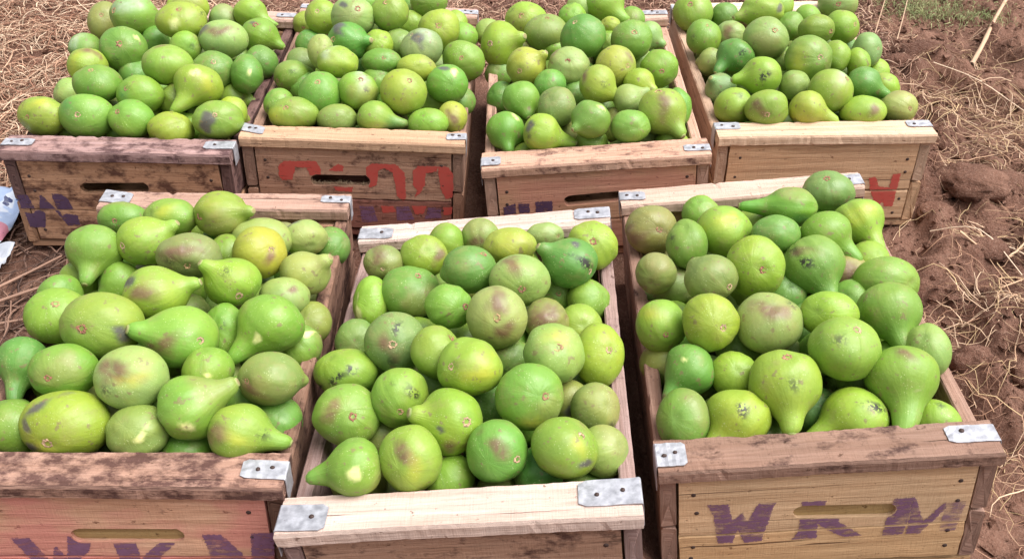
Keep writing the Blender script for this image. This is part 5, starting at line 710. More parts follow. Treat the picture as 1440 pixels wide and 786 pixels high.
FILL = json.loads('[[5,[0.0926,0.756,0.1577],0.03,"front right"],[4,[-0.5528,0.8097,0.1032],0.0285,"front left"],[4,[-0.4789,0.8076,0.1309],0.0311,"front centre"],[5,[-0.0093,0.7546,0.1501],0.0271,"front centre"],[5,[-0.1274,0.7697,0.1175],0.0273,"front left"],[6,[0.3806,0.875,0.1147],0.0298,"front centre"],[4,[-0.3684,0.8102,0.118],0.0276,"front right"],[6,[0.288,0.8668,0.1065],0.0287,"front left"],[6,[0.5034,0.8711,0.1294],0.0279,"front right"],[0,[-0.7866,1.5149,0.1187],0.0318,"front left"],[1,[-0.2172,1.5695,0.122],0.0322,"front right"],[3,[0.6466,1.6456,0.1243],0.0326,"front right"],[2,[0.2718,1.5338,0.1713],0.0304,"front right"],[2,[0.0037,1.5904,0.1056],0.0318,"front left"],[0,[-0.6608,1.5242,0.1275],0.0289,"front centre"],[3,[0.4274,1.6353,0.1361],0.0302,"front left"],[0,[-0.5786,1.5178,0.1316],0.0284,"front right"],[1,[-0.2878,1.572,0.1443],0.03,"front centre"],[2,[0.1119,1.5381,0.105],0.0279,"front centre"],[1,[-0.3608,1.5924,0.1282],0.027,"front left"],[3,[0.5766,1.6926,0.1251],0.0289,"front centre"],[4,[-0.4575,1.0981,0.1651],0.031,"exact centre"],[4,[-0.5039,0.929,0.1353],0.0287,"middle left"],[6,[0.3969,1.084,0.1193],0.0283,"exact centre"],[4,[-0.305,1.16,0.1068],0.0289,"back right"],[0,[-0.5308,1.8121,0.1166],0.0321,"middle right"],[3,[0.632,1.7661,0.1264],0.0283,"middle right"],[3,[0.3988,2.0522,0.1013],0.0301,"back left"],[6,[0.2833,0.9941,0.1171],0.029,"middle left"],[5,[-0.0612,0.9968,0.1646],0.0313,"exact centre"],[4,[-0.3433,0.9768,0.1674],0.0282,"middle right"],[5,[-0.1712,0.9047,0.1022],0.0291,"middle left"],[4,[-0.573,1.1992,0.1227],0.0319,"back left"],[3,[0.4719,1.9464,0.1229],0.0292,"middle left"],[6,[0.4784,1.2172,0.1708],0.0291,"back right"],[4,[-0.4484,1.1558,0.1626],0.0298,"back centre"],[6,[0.3761,1.3017,0.1562],0.0285,"back centre"],[6,[0.5023,1.0876,0.1129],0.0285,"middle right"],[5,[-0.1028,1.1976,0.1147],0.0317,"back left"],[1,[-0.1488,2.0166,0.0987],0.0293,"back right"],[0,[-0.5568,1.8444,0.1696],0.0286,"back right"],[1,[-0.2947,1.8135,0.1699],0.0292,"exact centre"],[5,[0.0368,0.7676,0.129],0.0288,""],[4,[-0.3022,0.8332,0.1093],0.0297,""],[4,[-0.4195,0.7981,0.1521],0.0299,""],[6,[0.237,0.8681,0.1078],0.0281,""],[5,[-0.0579,0.7799,0.1339],0.0278,""],[4,[-0.5336,0.795,0.1473],0.0286,""],[0,[-0.7289,1.5186,0.1343],0.0292,""],[2,[0.0726,1.5289,0.1481],0.0311,""],[1,[-0.141,1.5854,0.1171],0.0287,""],[2,[0.2619,1.5683,0.1323],0.0283,""],[2,[0.0159,1.5336,0.1402],0.0282,""],[2,[0.0845,1.5893,0.1132],0.0291,""],[0,[-0.5251,1.52,0.1586],0.0284,""],[2,[0.1827,1.5316,0.1511],0.027,""],[3,[0.4451,1.6844,0.1174],0.0289,""],[6,[0.4751,0.889,0.1685],0.0277,""],[2,[0.2208,1.6041,0.1288],0.03,""],[6,[0.3368,0.8983,0.1294],0.0283,""],[3,[0.525,1.6477,0.1206],0.0271,""],[3,[0.5908,1.6469,0.1594],0.0275,""],[1,[-0.2084,1.625,0.1322],0.0287,""],[0,[-0.6379,1.5745,0.1182],0.029,""],[5,[-0.1474,0.8323,0.1609],0.0275,""],[0,[-0.5337,1.6138,0.117],0.0293,""],[5,[-0.169,0.769,0.1545],0.0324,""],[2,[0.1518,1.5679,0.1331],0.0279,""],[0,[-0.6935,1.5785,0.124],0.0284,""],[4,[-0.3146,0.8107,0.1558],0.0282,""],[0,[-0.7888,1.5846,0.1265],0.029,""],[0,[-0.5232,1.5701,0.1454],0.029,""],[2,[0.1053,1.5825,0.1646],0.0327,""],[2,[0.2711,1.6535,0.1259],0.0273,""],[5,[0.0054,0.8207,0.1291],0.0278,""],[0,[-0.7733,1.5472,0.166],0.0303,""],[1,[-0.2193,1.594,0.1703],0.0285,""],[2,[0.2224,1.5674,0.1702],0.0313,""],[0,[-0.741,1.6125,0.1251],0.0279,""],[6,[0.4395,0.9333,0.1813],0.0294,""],[6,[0.4372,0.9784,0.1375],0.0283,""],[1,[-0.2572,1.6535,0.1238],0.0272,""],[0,[-0.789,1.6303,0.1069],0.0273,""],[3,[0.499,1.6932,0.14],0.0282,""],[0,[-0.6921,1.5425,0.1669],0.028,""],[1,[-0.4005,1.5908,0.1554],0.0274,""],[2,[0.1385,1.6182,0.125],0.0307,""],[4,[-0.3611,0.9147,0.1704],0.0295,""],[0,[-0.5719,1.5573,0.1682],0.0285,""],[1,[-0.1716,1.5929,0.1562],0.0279,""],[4,[-0.4319,1.0389,0.1681],0.0293,""],[1,[-0.1411,1.6341,0.1372],0.0296,""],[3,[0.4034,1.6848,0.1518],0.0294,""],[4,[-0.4036,0.8478,0.1188],0.027,""],[6,[0.5019,0.9372,0.1426],0.0286,""],[3,[0.5349,1.6464,0.1673],0.027,""],[5,[-0.1758,0.8657,0.1338],0.0273,""],[5,[0.0206,0.8487,0.1718],0.0276,""],[5,[0.0354,0.8767,0.1296],0.0285,""],[4,[-0.346,1.0052,0.12],0.0305,""],[4,[-0.3505,0.9513,0.1245],0.0291,""],[6,[0.4044,0.9853,0.1755],0.0287,""],[3,[0.4681,1.7385,0.1194],0.0301,""],[6,[0.2581,0.962,0.1496],0.0301,""],[6,[0.3228,1.1406,0.1628],0.028,""],[3,[0.6001,1.6957,0.1717],0.0303,""],[6,[0.4032,1.05,0.1665],0.033,""],[0,[-0.5993,1.6675,0.1688],0.0317,""],[4,[-0.4725,0.8677,0.1422],0.0275,""],[3,[0.4538,1.79,0.1661],0.0283,""],[4,[-0.4536,0.8327,0.174],0.0299,""],[3,[0.6729,1.7183,0.1365],0.0285,""],[0,[-0.5317,1.7476,0.1236],0.028,""],[5,[-0.1203,1.0207,0.1567],0.0288,""],[5,[-0.0518,1.0407,0.1311],0.0274,""],[4,[-0.5468,1.178,0.1639],0.027,""],[6,[0.2332,0.9803,0.1036],0.0295,""],[4,[-0.5101,1.1226,0.1654],0.0275,""],[5,[-0.1716,0.9623,0.0866],0.0315,""],[3,[0.4396,1.9133,0.1422],0.027,""],[2,[0.1792,1.6124,0.1716],0.0323,""],[4,[-0.5251,0.8676,0.1737],0.0304,""],[0,[-0.5624,1.6116,0.1651],0.0322,""],[2,[0.0422,1.6323,0.1197],0.0277,""],[0,[-0.6252,1.542,0.1662],0.0278,""],[4,[-0.4136,1.1234,0.1325],0.0278,""],[1,[-0.4084,1.6473,0.1426],0.0302,""],[6,[0.3198,1.1089,0.1237],0.029,""],[2,[0.0488,1.5759,0.1577],0.0296,""],[1,[-0.3291,1.5962,0.1693],0.0278,""],[4,[-0.4944,1.0218,0.165],0.0278,""],[4,[-0.3765,1.163,0.1294],0.0282,""],[4,[-0.5359,1.098,0.1201],0.0273,""],[5,[-0.0021,1.0254,0.128],0.0281,""],[6,[0.2638,0.8965,0.1411],0.0281,""],[1,[-0.2249,1.6687,0.1705],0.0329,""],[3,[0.448,1.8686,0.1669],0.028,""],[6,[0.3866,1.0176,0.1264],0.0277,""],[5,[-0.0371,0.8694,0.1391],0.0273,""],[4,[-0.3135,0.8893,0.1425],0.0273,""],[4,[-0.4301,0.9484,0.1701],0.0313,""],[4,[-0.5175,1.0577,0.1413],0.0276,""],[0,[-0.7222,1.5878,0.1701],0.0309,""],[5,[-0.1779,0.9481,0.1408],0.0276,""],[6,[0.3979,1.1437,0.1343],0.0281,""],[5,[-0.1063,1.113,0.1263],0.0277,""],[5,[-0.0087,0.9474,0.1375],0.0272,""],[1,[-0.1834,1.6752,0.1309],0.0279,""],[2,[0.1142,1.662,0.1431],0.0275,""],[6,[0.2825,1.0614,0.111],0.0325,""],[0,[-0.5953,1.706,0.1319],0.0279,""],[1,[-0.2658,1.7121,0.1382],0.0294,""],[3,[0.4459,1.8319,0.1333],0.0276,""],[4,[-0.4127,0.8703,0.174],0.0275,""],[6,[0.4949,1.0087,0.1378],0.0304,""],[4,[-0.3949,1.0713,0.1562],0.0279,""],[5,[-0.0055,0.9927,0.1739],0.0294,""],[3,[0.6542,1.6748,0.1682],0.0278,""],[0,[-0.6503,1.9071,0.1696],0.0303,""],[5,[-0.1226,1.0594,0.1151],0.0309,""],[2,[0.0541,1.9441,0.1592],0.0307,""],[2,[0.156,1.6613,0.1717],0.0289,""],[5,[-0.065,1.129,0.1572],0.0282,""],[4,[-0.3612,0.8898,0.1238],0.0275,""],[0,[-0.7673,1.702,0.1648],0.0274,""],[5,[0.084,0.9744,0.1643],0.028,""],[4,[-0.3455,1.2449,0.1482],0.0329,""],[0,[-0.7869,1.723,0.1216],0.0276,""],[4,[-0.333,1.0742,0.1675],0.0296,""],[4,[-0.4795,1.1105,0.1139],0.0306,""],[6,[0.3034,1.1836,0.1266],0.0282,""],[4,[-0.4829,0.9745,0.1499],0.0276,""],[5,[0.0894,0.9108,0.165],0.0301,""],[0,[-0.5273,1.9625,0.1269],0.0279,""],[1,[-0.3156,1.89,0.1682],0.0319,""],[3,[0.4631,1.6673,0.1665],0.0272,""],[4,[-0.3392,1.1921,0.1459],0.0274,""],[5,[-0.0621,1.1646,0.0975],0.0274,""],[1,[-0.2146,1.762,0.1284],0.0281,""],[3,[0.5254,1.7941,0.1692],0.0299,""],[3,[0.4106,1.9627,0.1146],0.0272,""],[5,[0.0312,1.0309,0.1677],0.027,""],[0,[-0.6723,1.6519,0.1698],0.028,""],[2,[0.1741,1.9173,0.1748],0.0309,""],[3,[0.4814,1.8699,0.125],0.0271,""],[6,[0.478,1.166,0.1583],0.0284,""],[6,[0.4997,1.0557,0.1636],0.0306,""],[6,[0.4317,1.1042,0.1642],0.0272,""],[6,[0.2613,1.273,0.0872],0.0274,""],[3,[0.4,1.945,0.1609],0.03,""],[0,[-0.6809,1.7653,0.1416],0.0303,""],[2,[-0.0035,1.9568,0.1461],0.0322,""],[0,[-0.5261,1.8667,0.1309],0.0311,""],[5,[-0.1561,1.1328,0.0968],0.0274,""],[5,[-0.1536,0.9981,0.1253],0.0287,""],[6,[0.2302,1.2394,0.1234],0.0281,""],[1,[-0.3372,1.924,0.1305],0.0287,""],[0,[-0.6003,1.8129,0.1276],0.0296,""],[0,[-0.5525,1.7186,0.1674],0.0307,""],[2,[0.0093,1.6134,0.1552],0.0294,""],[0,[-0.5958,1.9398,0.1235],0.0287,""],[6,[0.3577,0.9976,0.1627],0.0274,""],[1,[-0.3338,1.8448,0.1409],0.0274,""],[0,[-0.6421,1.6697,0.1297],0.0275,""],[4,[-0.4558,1.241,0.1578],0.0313,""],[3,[0.5577,1.7478,0.1362],0.031,""],[4,[-0.3645,0.85,0.157],0.0301,""],[2,[0.1649,1.7112,0.1605],0.0273,""],[6,[0.2864,1.0847,0.161],0.0282,""],[6,[0.2324,1.2918,0.1329],0.0316,""],[5,[-0.1203,0.959,0.16],0.0316,""],[4,[-0.564,0.9162,0.1624],0.0305,""],[4,[-0.5122,1.1599,0.1283],0.0292,""],[3,[0.5164,2.048,0.17],0.0275,""],[6,[0.2928,1.2961,0.1291],0.0304,""],[3,[0.6604,1.795,0.168],0.0323,""],[0,[-0.5678,1.9583,0.1681],0.0308,""],[2,[-0.001,1.665,0.1402],0.0276,""],[2,[0.1607,1.9696,0.1621],0.0281,""],[0,[-0.6148,1.6117,0.1472],0.0297,""],[6,[0.2452,1.1811,0.1116],0.0276,""],[1,[-0.2473,1.7533,0.1679],0.0305,""],[0,[-0.6162,1.858,0.1697],0.0317,""],[6,[0.4259,0.8879,0.1426],0.0277,""],[0,[-0.6974,1.8143,0.1354],0.028,""],[5,[-0.1304,0.9354,0.1126],0.0286,""],[5,[-0.0357,1.0953,0.1156],0.0313,""],[1,[-0.1439,1.9,0.1657],0.0284,""],[6,[0.2419,1.0352,0.1517],0.0297,""],[1,[-0.29,1.7714,0.144],0.027,""],[5,[0.032,1.0727,0.1337],0.0305,""],[6,[0.4818,0.9605,0.1832],0.0276,""],[1,[-0.3615,1.799,0.1349],0.0271,""],[6,[0.326,1.0299,0.1204],0.0292,""],[5,[-0.0781,1.0721,0.161],0.0293,""],[6,[0.3991,0.9274,0.1259],0.0273,""],[3,[0.6192,2.0497,0.1682],0.0291,""],[1,[-0.3663,1.6302,0.1722],0.0273,""],[0,[-0.6615,1.5962,0.1697],0.031,""],[4,[-0.5229,0.977,0.1213],0.0279,""],[1,[-0.174,1.9461,0.165],0.0276,""],[6,[0.2293,1.0931,0.1342],0.0296,""],[2,[0.0357,1.6827,0.1111],0.0281,""],[1,[-0.3446,1.7581,0.1697],0.0328,""],[2,[0.2081,1.7443,0.1419],0.0284,""],[0,[-0.6949,1.6425,0.1264],0.0272,""],[2,[0.0478,1.699,0.1611],0.0318,""],[3,[0.507,1.7377,0.1665],0.0279,""],[2,[0.0717,1.9202,0.1169],0.0272,""],[2,[0.098,1.8388,0.1235],0.0293,""],[0,[-0.7907,1.8676,0.1184],0.0295,""],[4,[-0.563,1.1311,0.1487],0.029,""],[2,[0.0045,1.7303,0.1279],0.0275,""],[6,[0.2927,1.0364,0.1569],0.0271,""],[0,[-0.5886,1.872,0.1225],0.0286,""],[3,[0.4437,1.7195,0.1633],0.0304,""],[2,[0.0529,1.736,0.109],0.0311,""],[4,[-0.3041,1.0402,0.1087],0.0271,""],[0,[-0.6881,1.9019,0.1269],0.0284,""],[0,[-0.7816,1.8113,0.1649],0.0312,""],[6,[0.2771,1.1393,0.1326],0.0279,""],[5,[0.0745,1.1191,0.1444],0.0274,""],[1,[-0.3662,1.685,0.1543],0.0292,""],[3,[0.5386,1.8396,0.1397],0.0303,""],[6,[0.2633,1.198,0.1552],0.0273,""],[1,[-0.3203,1.6522,0.1438],0.0278,""],[3,[0.4156,1.7499,0.1298],0.0286,""],[1,[-0.414,1.8586,0.136],0.0298,""],[1,[-0.145,1.9785,0.1358],0.0308,""],[4,[-0.5627,0.8413,0.1455],0.0301,""],[6,[0.4964,1.2995,0.1222],0.0279,""],[3,[0.4413,2.0813,0.1042],0.0276,""],[4,[-0.5308,0.9631,0.1714],0.0318,""],[3,[0.6453,1.909,0.1616],0.0294,""],[0,[-0.6767,1.7106,0.164],0.0326,""],[1,[-0.41,1.8011,0.1554],0.0273,""],[0,[-0.5316,1.788,0.1696],0.033,""],[0,[-0.6374,1.803,0.1696],0.0328,""],[5,[-0.0823,0.9152,0.1321],0.0299,""],[1,[-0.2891,1.8357,0.1236],0.0273,""],[2,[0.0704,1.8169,0.1653],0.0328,""],[0,[-0.6546,1.9528,0.1286],0.0285,""],[0,[-0.7275,1.6475,0.1701],0.0304,""],[5,[-0.0227,0.8018,0.1676],0.027,""],[3,[0.5848,2.0153,0.1346],0.029,""],[5,[-0.1679,0.814,0.1198],0.0279,""],[2,[0.0494,1.889,0.1463],0.0274,""],[2,[0.2664,1.7867,0.1596],0.0316,""],[1,[-0.2746,1.8897,0.1278],0.033,""],[5,[-0.1083,0.8562,0.129],0.0277,""],[1,[-0.304,1.9995,0.1647],0.0277,""],[1,[-0.1982,1.7952,0.1678],0.0313,""],[4,[-0.3646,1.1184,0.1612],0.0318,""],[3,[0.3957,1.9999,0.1589],0.0276,""],[3,[0.4025,1.7966,0.158],0.0311,""],[2,[0.0702,1.6415,0.163],0.0288,""],[3,[0.5083,1.9089,0.1687],0.0321,""],[5,[0.0885,1.1692,0.1657],0.0322,""],[1,[-0.3798,1.7225,0.1209],0.0298,""],[6,[0.3058,0.9334,0.1526],0.0278,""],[0,[-0.7748,1.7533,0.1705],0.0293,""],[5,[-0.0519,0.9317,0.1686],0.0271,""],[2,[0.0886,1.7799,0.128],0.0299,""],[1,[-0.1545,1.8364,0.163],0.0302,""],[2,[0.123,1.8762,0.1696],0.0301,""],[6,[0.4088,1.1988,0.123],0.0314,""],[2,[0.2,1.6552,0.1418],0.0273,""],[4,[-0.3103,1.1035,0.1226],0.0296,""],[1,[-0.379,1.8368,0.17],0.0289,""],[5,[-0.0778,0.9705,0.1213],0.0271,""],[4,[-0.5667,1.0638,0.1513],0.0281,""],[3,[0.4963,1.9751,0.1668],0.0301,""],[1,[-0.3236,1.7217,0.1263],0.0275,""],[5,[0.0839,1.0443,0.1491],0.0275,""],[2,[0.1892,1.8071,0.1739],0.028,""],[3,[0.4356,2.0065,0.1207],0.0303,""],[2,[0.1549,1.7981,0.1291],0.0277,""],[6,[0.4222,1.2167,0.1755],0.0293,""],[2,[0.2141,1.8255,0.1328],0.0277,""],[0,[-0.5898,1.9098,0.1688],0.0283,""],[5,[0.013,1.1725,0.1662],0.0283,""],[6,[0.3263,1.2139,0.1615],0.0289,""],[6,[0.4229,1.1607,0.1766],0.0278,""],[1,[-0.1924,1.9156,0.124],0.0281,""],[4,[-0.4961,1.2038,0.1649],0.0279,""],[4,[-0.4341,1.1971,0.1264],0.0279,""],[2,[0.1358,1.9208,0.1284],0.0271,""],[1,[-0.2438,1.9967,0.1628],0.0272,""],[2,[0.2501,1.6326,0.1757],0.0329,""],[3,[0.6656,2.0135,0.1589],0.0271,""],[6,[0.3672,1.2498,0.1488],0.0272,""],[1,[-0.1683,1.7263,0.1686],0.0323,""],[0,[-0.7351,1.6788,0.1216],0.0316,""],[2,[0.1152,1.7263,0.1377],0.0319,""],[1,[-0.1988,1.841,0.1284],0.0326,""],[1,[-0.3092,1.6962,0.1707],0.0301,""],[1,[-0.2401,1.8545,0.1683],0.0321,""],[2,[0.218,1.9596,0.1798],0.0329,""],[1,[-0.3029,1.9452,0.1662],0.0318,""],[3,[0.5471,1.9967,0.1703],0.0323,""],[1,[-0.1449,1.7117,0.1118],0.029,""],[0,[-0.722,1.9184,0.1669],0.0308,""],[2,[0.2671,1.8588,0.1481],0.0302,""],[1,[-0.4054,1.7499,0.1585],0.0284,""],[1,[-0.1467,1.8102,0.1144],0.0295,""],[2,[0.261,1.9813,0.1433],0.0311,""],[1,[-0.3342,1.999,0.1224],0.0313,""],[1,[-0.2498,1.8033,0.1421],0.0288,""],[2,[0.2562,1.9198,0.1654],0.0299,""],[0,[-0.5389,1.666,0.1323],0.0272,""],[1,[-0.1442,1.7658,0.142],0.0277,""],[0,[-0.5312,1.9116,0.169],0.0291,""],[3,[0.6477,1.8477,0.1715],0.0282,""],[3,[0.6716,1.8473,0.1247],0.0282,""],[1,[-0.236,1.9521,0.1346],0.0292,""],[3,[0.4149,1.8695,0.1188],0.0282,""],[0,[-0.7125,1.9457,0.1186],0.029,""],[1,[-0.2797,2.0108,0.1205],0.0295,""],[3,[0.5325,1.9359,0.1279],0.0276,""],[3,[0.6225,2.0804,0.1203],0.0288,""],[2,[0.0424,1.9581,0.1063],0.0275,""],[0,[-0.7224,1.7841,0.1696],0.0277,""],[0,[-0.7783,1.9311,0.1694],0.0303,""],[0,[-0.6214,1.7353,0.1692],0.0273,""],[0,[-0.7712,1.6065,0.1698],0.0286,""],[0,[-0.6271,1.9546,0.1692],0.027,""],[0,[-0.6964,1.9631,0.1674],0.027,""],[0,[-0.7546,1.8678,0.1634],0.0326,""],[0,[-0.6702,1.8532,0.1657],0.0292,""],[0,[-0.5908,1.7752,0.1637],0.0289,""],[0,[-0.7275,1.734,0.1469],0.0289,""],[0,[-0.793,1.6607,0.1457],0.0278,""],[0,[-0.7541,1.9169,0.126],0.0278,""],[0,[-0.7754,1.9624,0.1283],0.0281,""],[0,[-0.6446,1.8656,0.123],0.0284,""],[0,[-0.7443,1.8218,0.1206],0.0273,""],[1,[-0.3676,1.9582,0.1694],0.0285,""],[1,[-0.2415,1.912,0.1677],0.0296,""],[1,[-0.3741,1.8912,0.1668],0.0318,""],[1,[-0.2706,1.6263,0.17],0.0295,""],[1,[-0.187,2.0166,0.1614],0.0316,""],[1,[-0.1969,1.8854,0.1625],0.0276,""],[1,[-0.3763,2.0055,0.1533],0.0283,""],[1,[-0.4151,1.9342,0.1453],0.0278,""],[1,[-0.4128,1.9845,0.1203],0.0297,""],[1,[-0.211,1.9937,0.1166],0.0278,""],[1,[-0.1497,1.8769,0.1175],0.029,""],[1,[-0.4016,1.7781,0.112],0.0282,""],[2,[0.1562,1.7598,0.1725],0.0303,""],[2,[0.2212,1.8626,0.1796],0.0291,""],[2,[0.2304,1.6874,0.1774],0.0311,""],[2,[0.0244,1.7771,0.1602],0.0288,""],[2,[0.1059,1.9356,0.1683],0.0277,""],[2,[0.1259,1.8158,0.1689],0.0293,""],[2,[0.2462,1.741,0.1788],0.0272,""],[2,[0.066,1.7485,0.1634],0.0273,""],[2,[-0.0004,1.9042,0.1428],0.0277,""],[2,[0.1753,1.8554,0.1538],0.0276,""],[2,[0.0267,1.845,0.1368],0.0275,""],[2,[0.0932,1.9734,0.1385],0.0274,""],[2,[0.2551,1.7076,0.135],0.0286,""],[2,[0.0064,1.8021,0.1175],0.0306,""],[2,[0.2117,1.8983,0.1301],0.027,""],[2,[0.2039,1.9582,0.1259],0.0296,""],[2,[0.0135,1.8858,0.0966],0.0302,""],[3,[0.4543,2.0192,0.1678],0.0271,""],[3,[0.5915,1.9409,0.1721],0.0315,""],[3,[0.6336,1.739,0.1722],0.0289,""],[3,[0.5615,1.8879,0.1694],0.0308,""],[3,[0.5467,1.6984,0.1663],0.0273,""],[3,[0.5856,1.839,0.1671],0.0307,""],[3,[0.4933,1.8414,0.1655],0.029,""],[3,[0.5936,1.7801,0.165],0.0298,""],[3,[0.6225,1.9892,0.1651],0.0291,""],[3,[0.4461,1.9687,0.16],0.0277,""],[3,[0.5695,2.0792,0.1593],0.0314,""],[3,[0.4201,2.0554,0.152],0.0278,""],[3,[0.6629,2.0865,0.1555],0.0283,""],[3,[0.4708,2.0784,0.1492],0.0272,""],[3,[0.6132,1.8749,0.1411],0.0284,""],[3,[0.4942,2.0237,0.1279],0.0326,""],[3,[0.5173,2.0781,0.1293],0.0271,""],[3,[0.6262,1.8233,0.1318],0.0282,""],[3,[0.6645,1.9646,0.1368],0.0287,""],[3,[0.4843,1.7931,0.1235],0.0305,""],[3,[0.6372,2.0329,0.1236],0.0274,""],[3,[0.6047,1.9621,0.1219],0.0289,""],[3,[0.5783,1.912,0.1246],0.0285,""],[4,[-0.3665,1.0218,0.1697],0.0284,""],[4,[-0.4765,0.9078,0.1732],0.0285,""],[4,[-0.5413,1.2312,0.1562],0.0317,""],[4,[-0.3851,1.2039,0.1553],0.0271,""],[4,[-0.312,1.144,0.1592],0.0289,""],[4,[-0.3144,1.0239,0.1581],0.0279,""],[4,[-0.3033,0.9418,0.158],0.0279,""],[4,[-0.5641,1.0098,0.1555],0.0291,""],[4,[-0.4004,0.9849,0.141],0.0303,""],[4,[-0.4033,0.9127,0.1385],0.0288,""],[4,[-0.5714,0.9617,0.1352],0.0276,""],[4,[-0.4978,1.2389,0.1262],0.0279,""],[4,[-0.4625,1.0271,0.1224],0.0292,""],[4,[-0.4202,1.2465,0.1151],0.0303,""],[4,[-0.3712,1.093,0.1152],0.0279,""],[4,[-0.5367,0.8844,0.1244],0.0292,""],[4,[-0.4047,1.043,0.1171],0.0273,""],[4,[-0.3111,1.2121,0.109],0.0275,""],[4,[-0.5706,1.0316,0.1083],0.0293,""],[5,[-0.0723,0.846,0.1699],0.0315,""],[5,[-0.0219,1.0699,0.1663],0.0321,""],[5,[0.0231,1.1205,0.1685],0.0317,""],[5,[-0.1416,0.8986,0.1579],0.0312,""],[5,[-0.1381,1.1593,0.1424],0.0304,""],[5,[-0.1079,0.7966,0.1602],0.0272,""],[5,[0.0125,0.8985,0.1706],0.0296,""],[5,[0.0427,0.9411,0.171],0.0274,""],[5,[-0.1659,1.0943,0.134],0.03,""],[5,[-0.0607,1.1829,0.143],0.0272,""],[5,[0.0568,0.8104,0.1704],0.0274,""],[5,[-0.1671,1.2003,0.1198],0.0284,""],[5,[-0.0099,1.1439,0.1269],0.0312,""],[5,[-0.0157,1.2019,0.1293],0.0285,""],[5,[0.0409,1.1907,0.129],0.0273,""],[5,[0.0403,0.988,0.1342],0.0281,""],[5,[0.0802,0.8498,0.1425],0.0278,""],[5,[-0.1719,1.0611,0.0948],0.0285,""],[5,[0.0664,0.9385,0.1254],0.0285,""],[5,[0.0797,1.0794,0.1157],0.0273,""],[6,[0.3466,1.0566,0.1687],0.0301,""],[6,[0.3677,1.1758,0.1699],0.0295,""],[6,[0.4191,1.2773,0.1748],0.0274,""],[6,[0.3657,0.9473,0.1683],0.0297,""],[6,[0.2852,1.2474,0.1522],0.0286,""],[6,[0.4749,1.2935,0.1726],0.0282,""],[6,[0.4554,1.0127,0.1731],0.0294,""],[6,[0.3652,1.1091,0.1472],0.027,""],[6,[0.4999,1.1108,0.1608],0.0303,""],[6,[0.4343,1.3126,0.14],0.0303,""],[6,[0.3326,0.9772,0.1248],0.0276,""],[6,[0.4623,1.2537,0.1364],0.0293,""],[6,[0.4501,1.0607,0.1338],0.0285,""],[6,[0.2338,0.9262,0.1062],0.0296,""],[6,[0.3189,1.2385,0.1122],0.0277,""],[6,[0.3447,1.2945,0.1148],0.0301,""],[6,[0.4528,1.1348,0.1206],0.029,""],[6,[0.2939,0.9399,0.1041],0.0271,""],[6,[0.5021,1.2009,0.1238],0.0308,""]]')
PAL = dict(G=(0.162, 0.290, 0.038), D=(0.112, 0.245, 0.038), L=(0.218, 0.340, 0.038), Y=(0.33, 0.355, 0.042), O=(0.185, 0.255, 0.062), P=(0.235, 0.325, 0.090), B=(0.20, 0.225, 0.068))
MK = dict(b=((0.165, 0.085, 0.055), .88), p=((0.085, 0.075, 0.085), .9), y=((0.46, 0.44, 0.045), .55), c=((0.66, 0.68, 0.28), 1.0), g=((0.46, 0.52, 0.44), .6), o=((0.06, 0.20, 0.05), .7))
AX1 = np.array(CR); AX2 = np.array(CU)
def smin(a, b, k):
    h = np.clip(0.5 + 0.5 * (b - a) / k, 0, 1); return b * (1 - h) + a * h - k * h * (1 - h)
def profile(th, L, wt, r1):
    """radius against angle from the stem end: a body blended into a tapering neck"""
    lo = np.full(len(th), 0.3); hi = np.full(len(th), L + 0.3); c, s_ = np.cos(th), np.sin(th); h = L - wt - 0.15
    for _ in range(26):
        m = (lo + hi) / 2; x = m * s_; z = m * c
        body = np.sqrt(x * x + (z / 0.93) ** 2) - 1.0
        t = np.clip((z - 0.15) / h, 0, 1); neck = np.hypot(x, z - 0.15 - t * h) - (r1 + (wt - r1) * t ** 0.8)
        d = smin(body, neck, 0.28); ins = d < 0; lo = np.where(ins, m, lo); hi = np.where(ins, hi, m)
    return lo
def basis(a):
    t = np.array([0, 0, 1.0]) if abs(a[2]) < .9 else np.array([1.0, 0, 0]); b = np.cross(a, t); b /= np.linalg.norm(b); return b, np.cross(a, b)
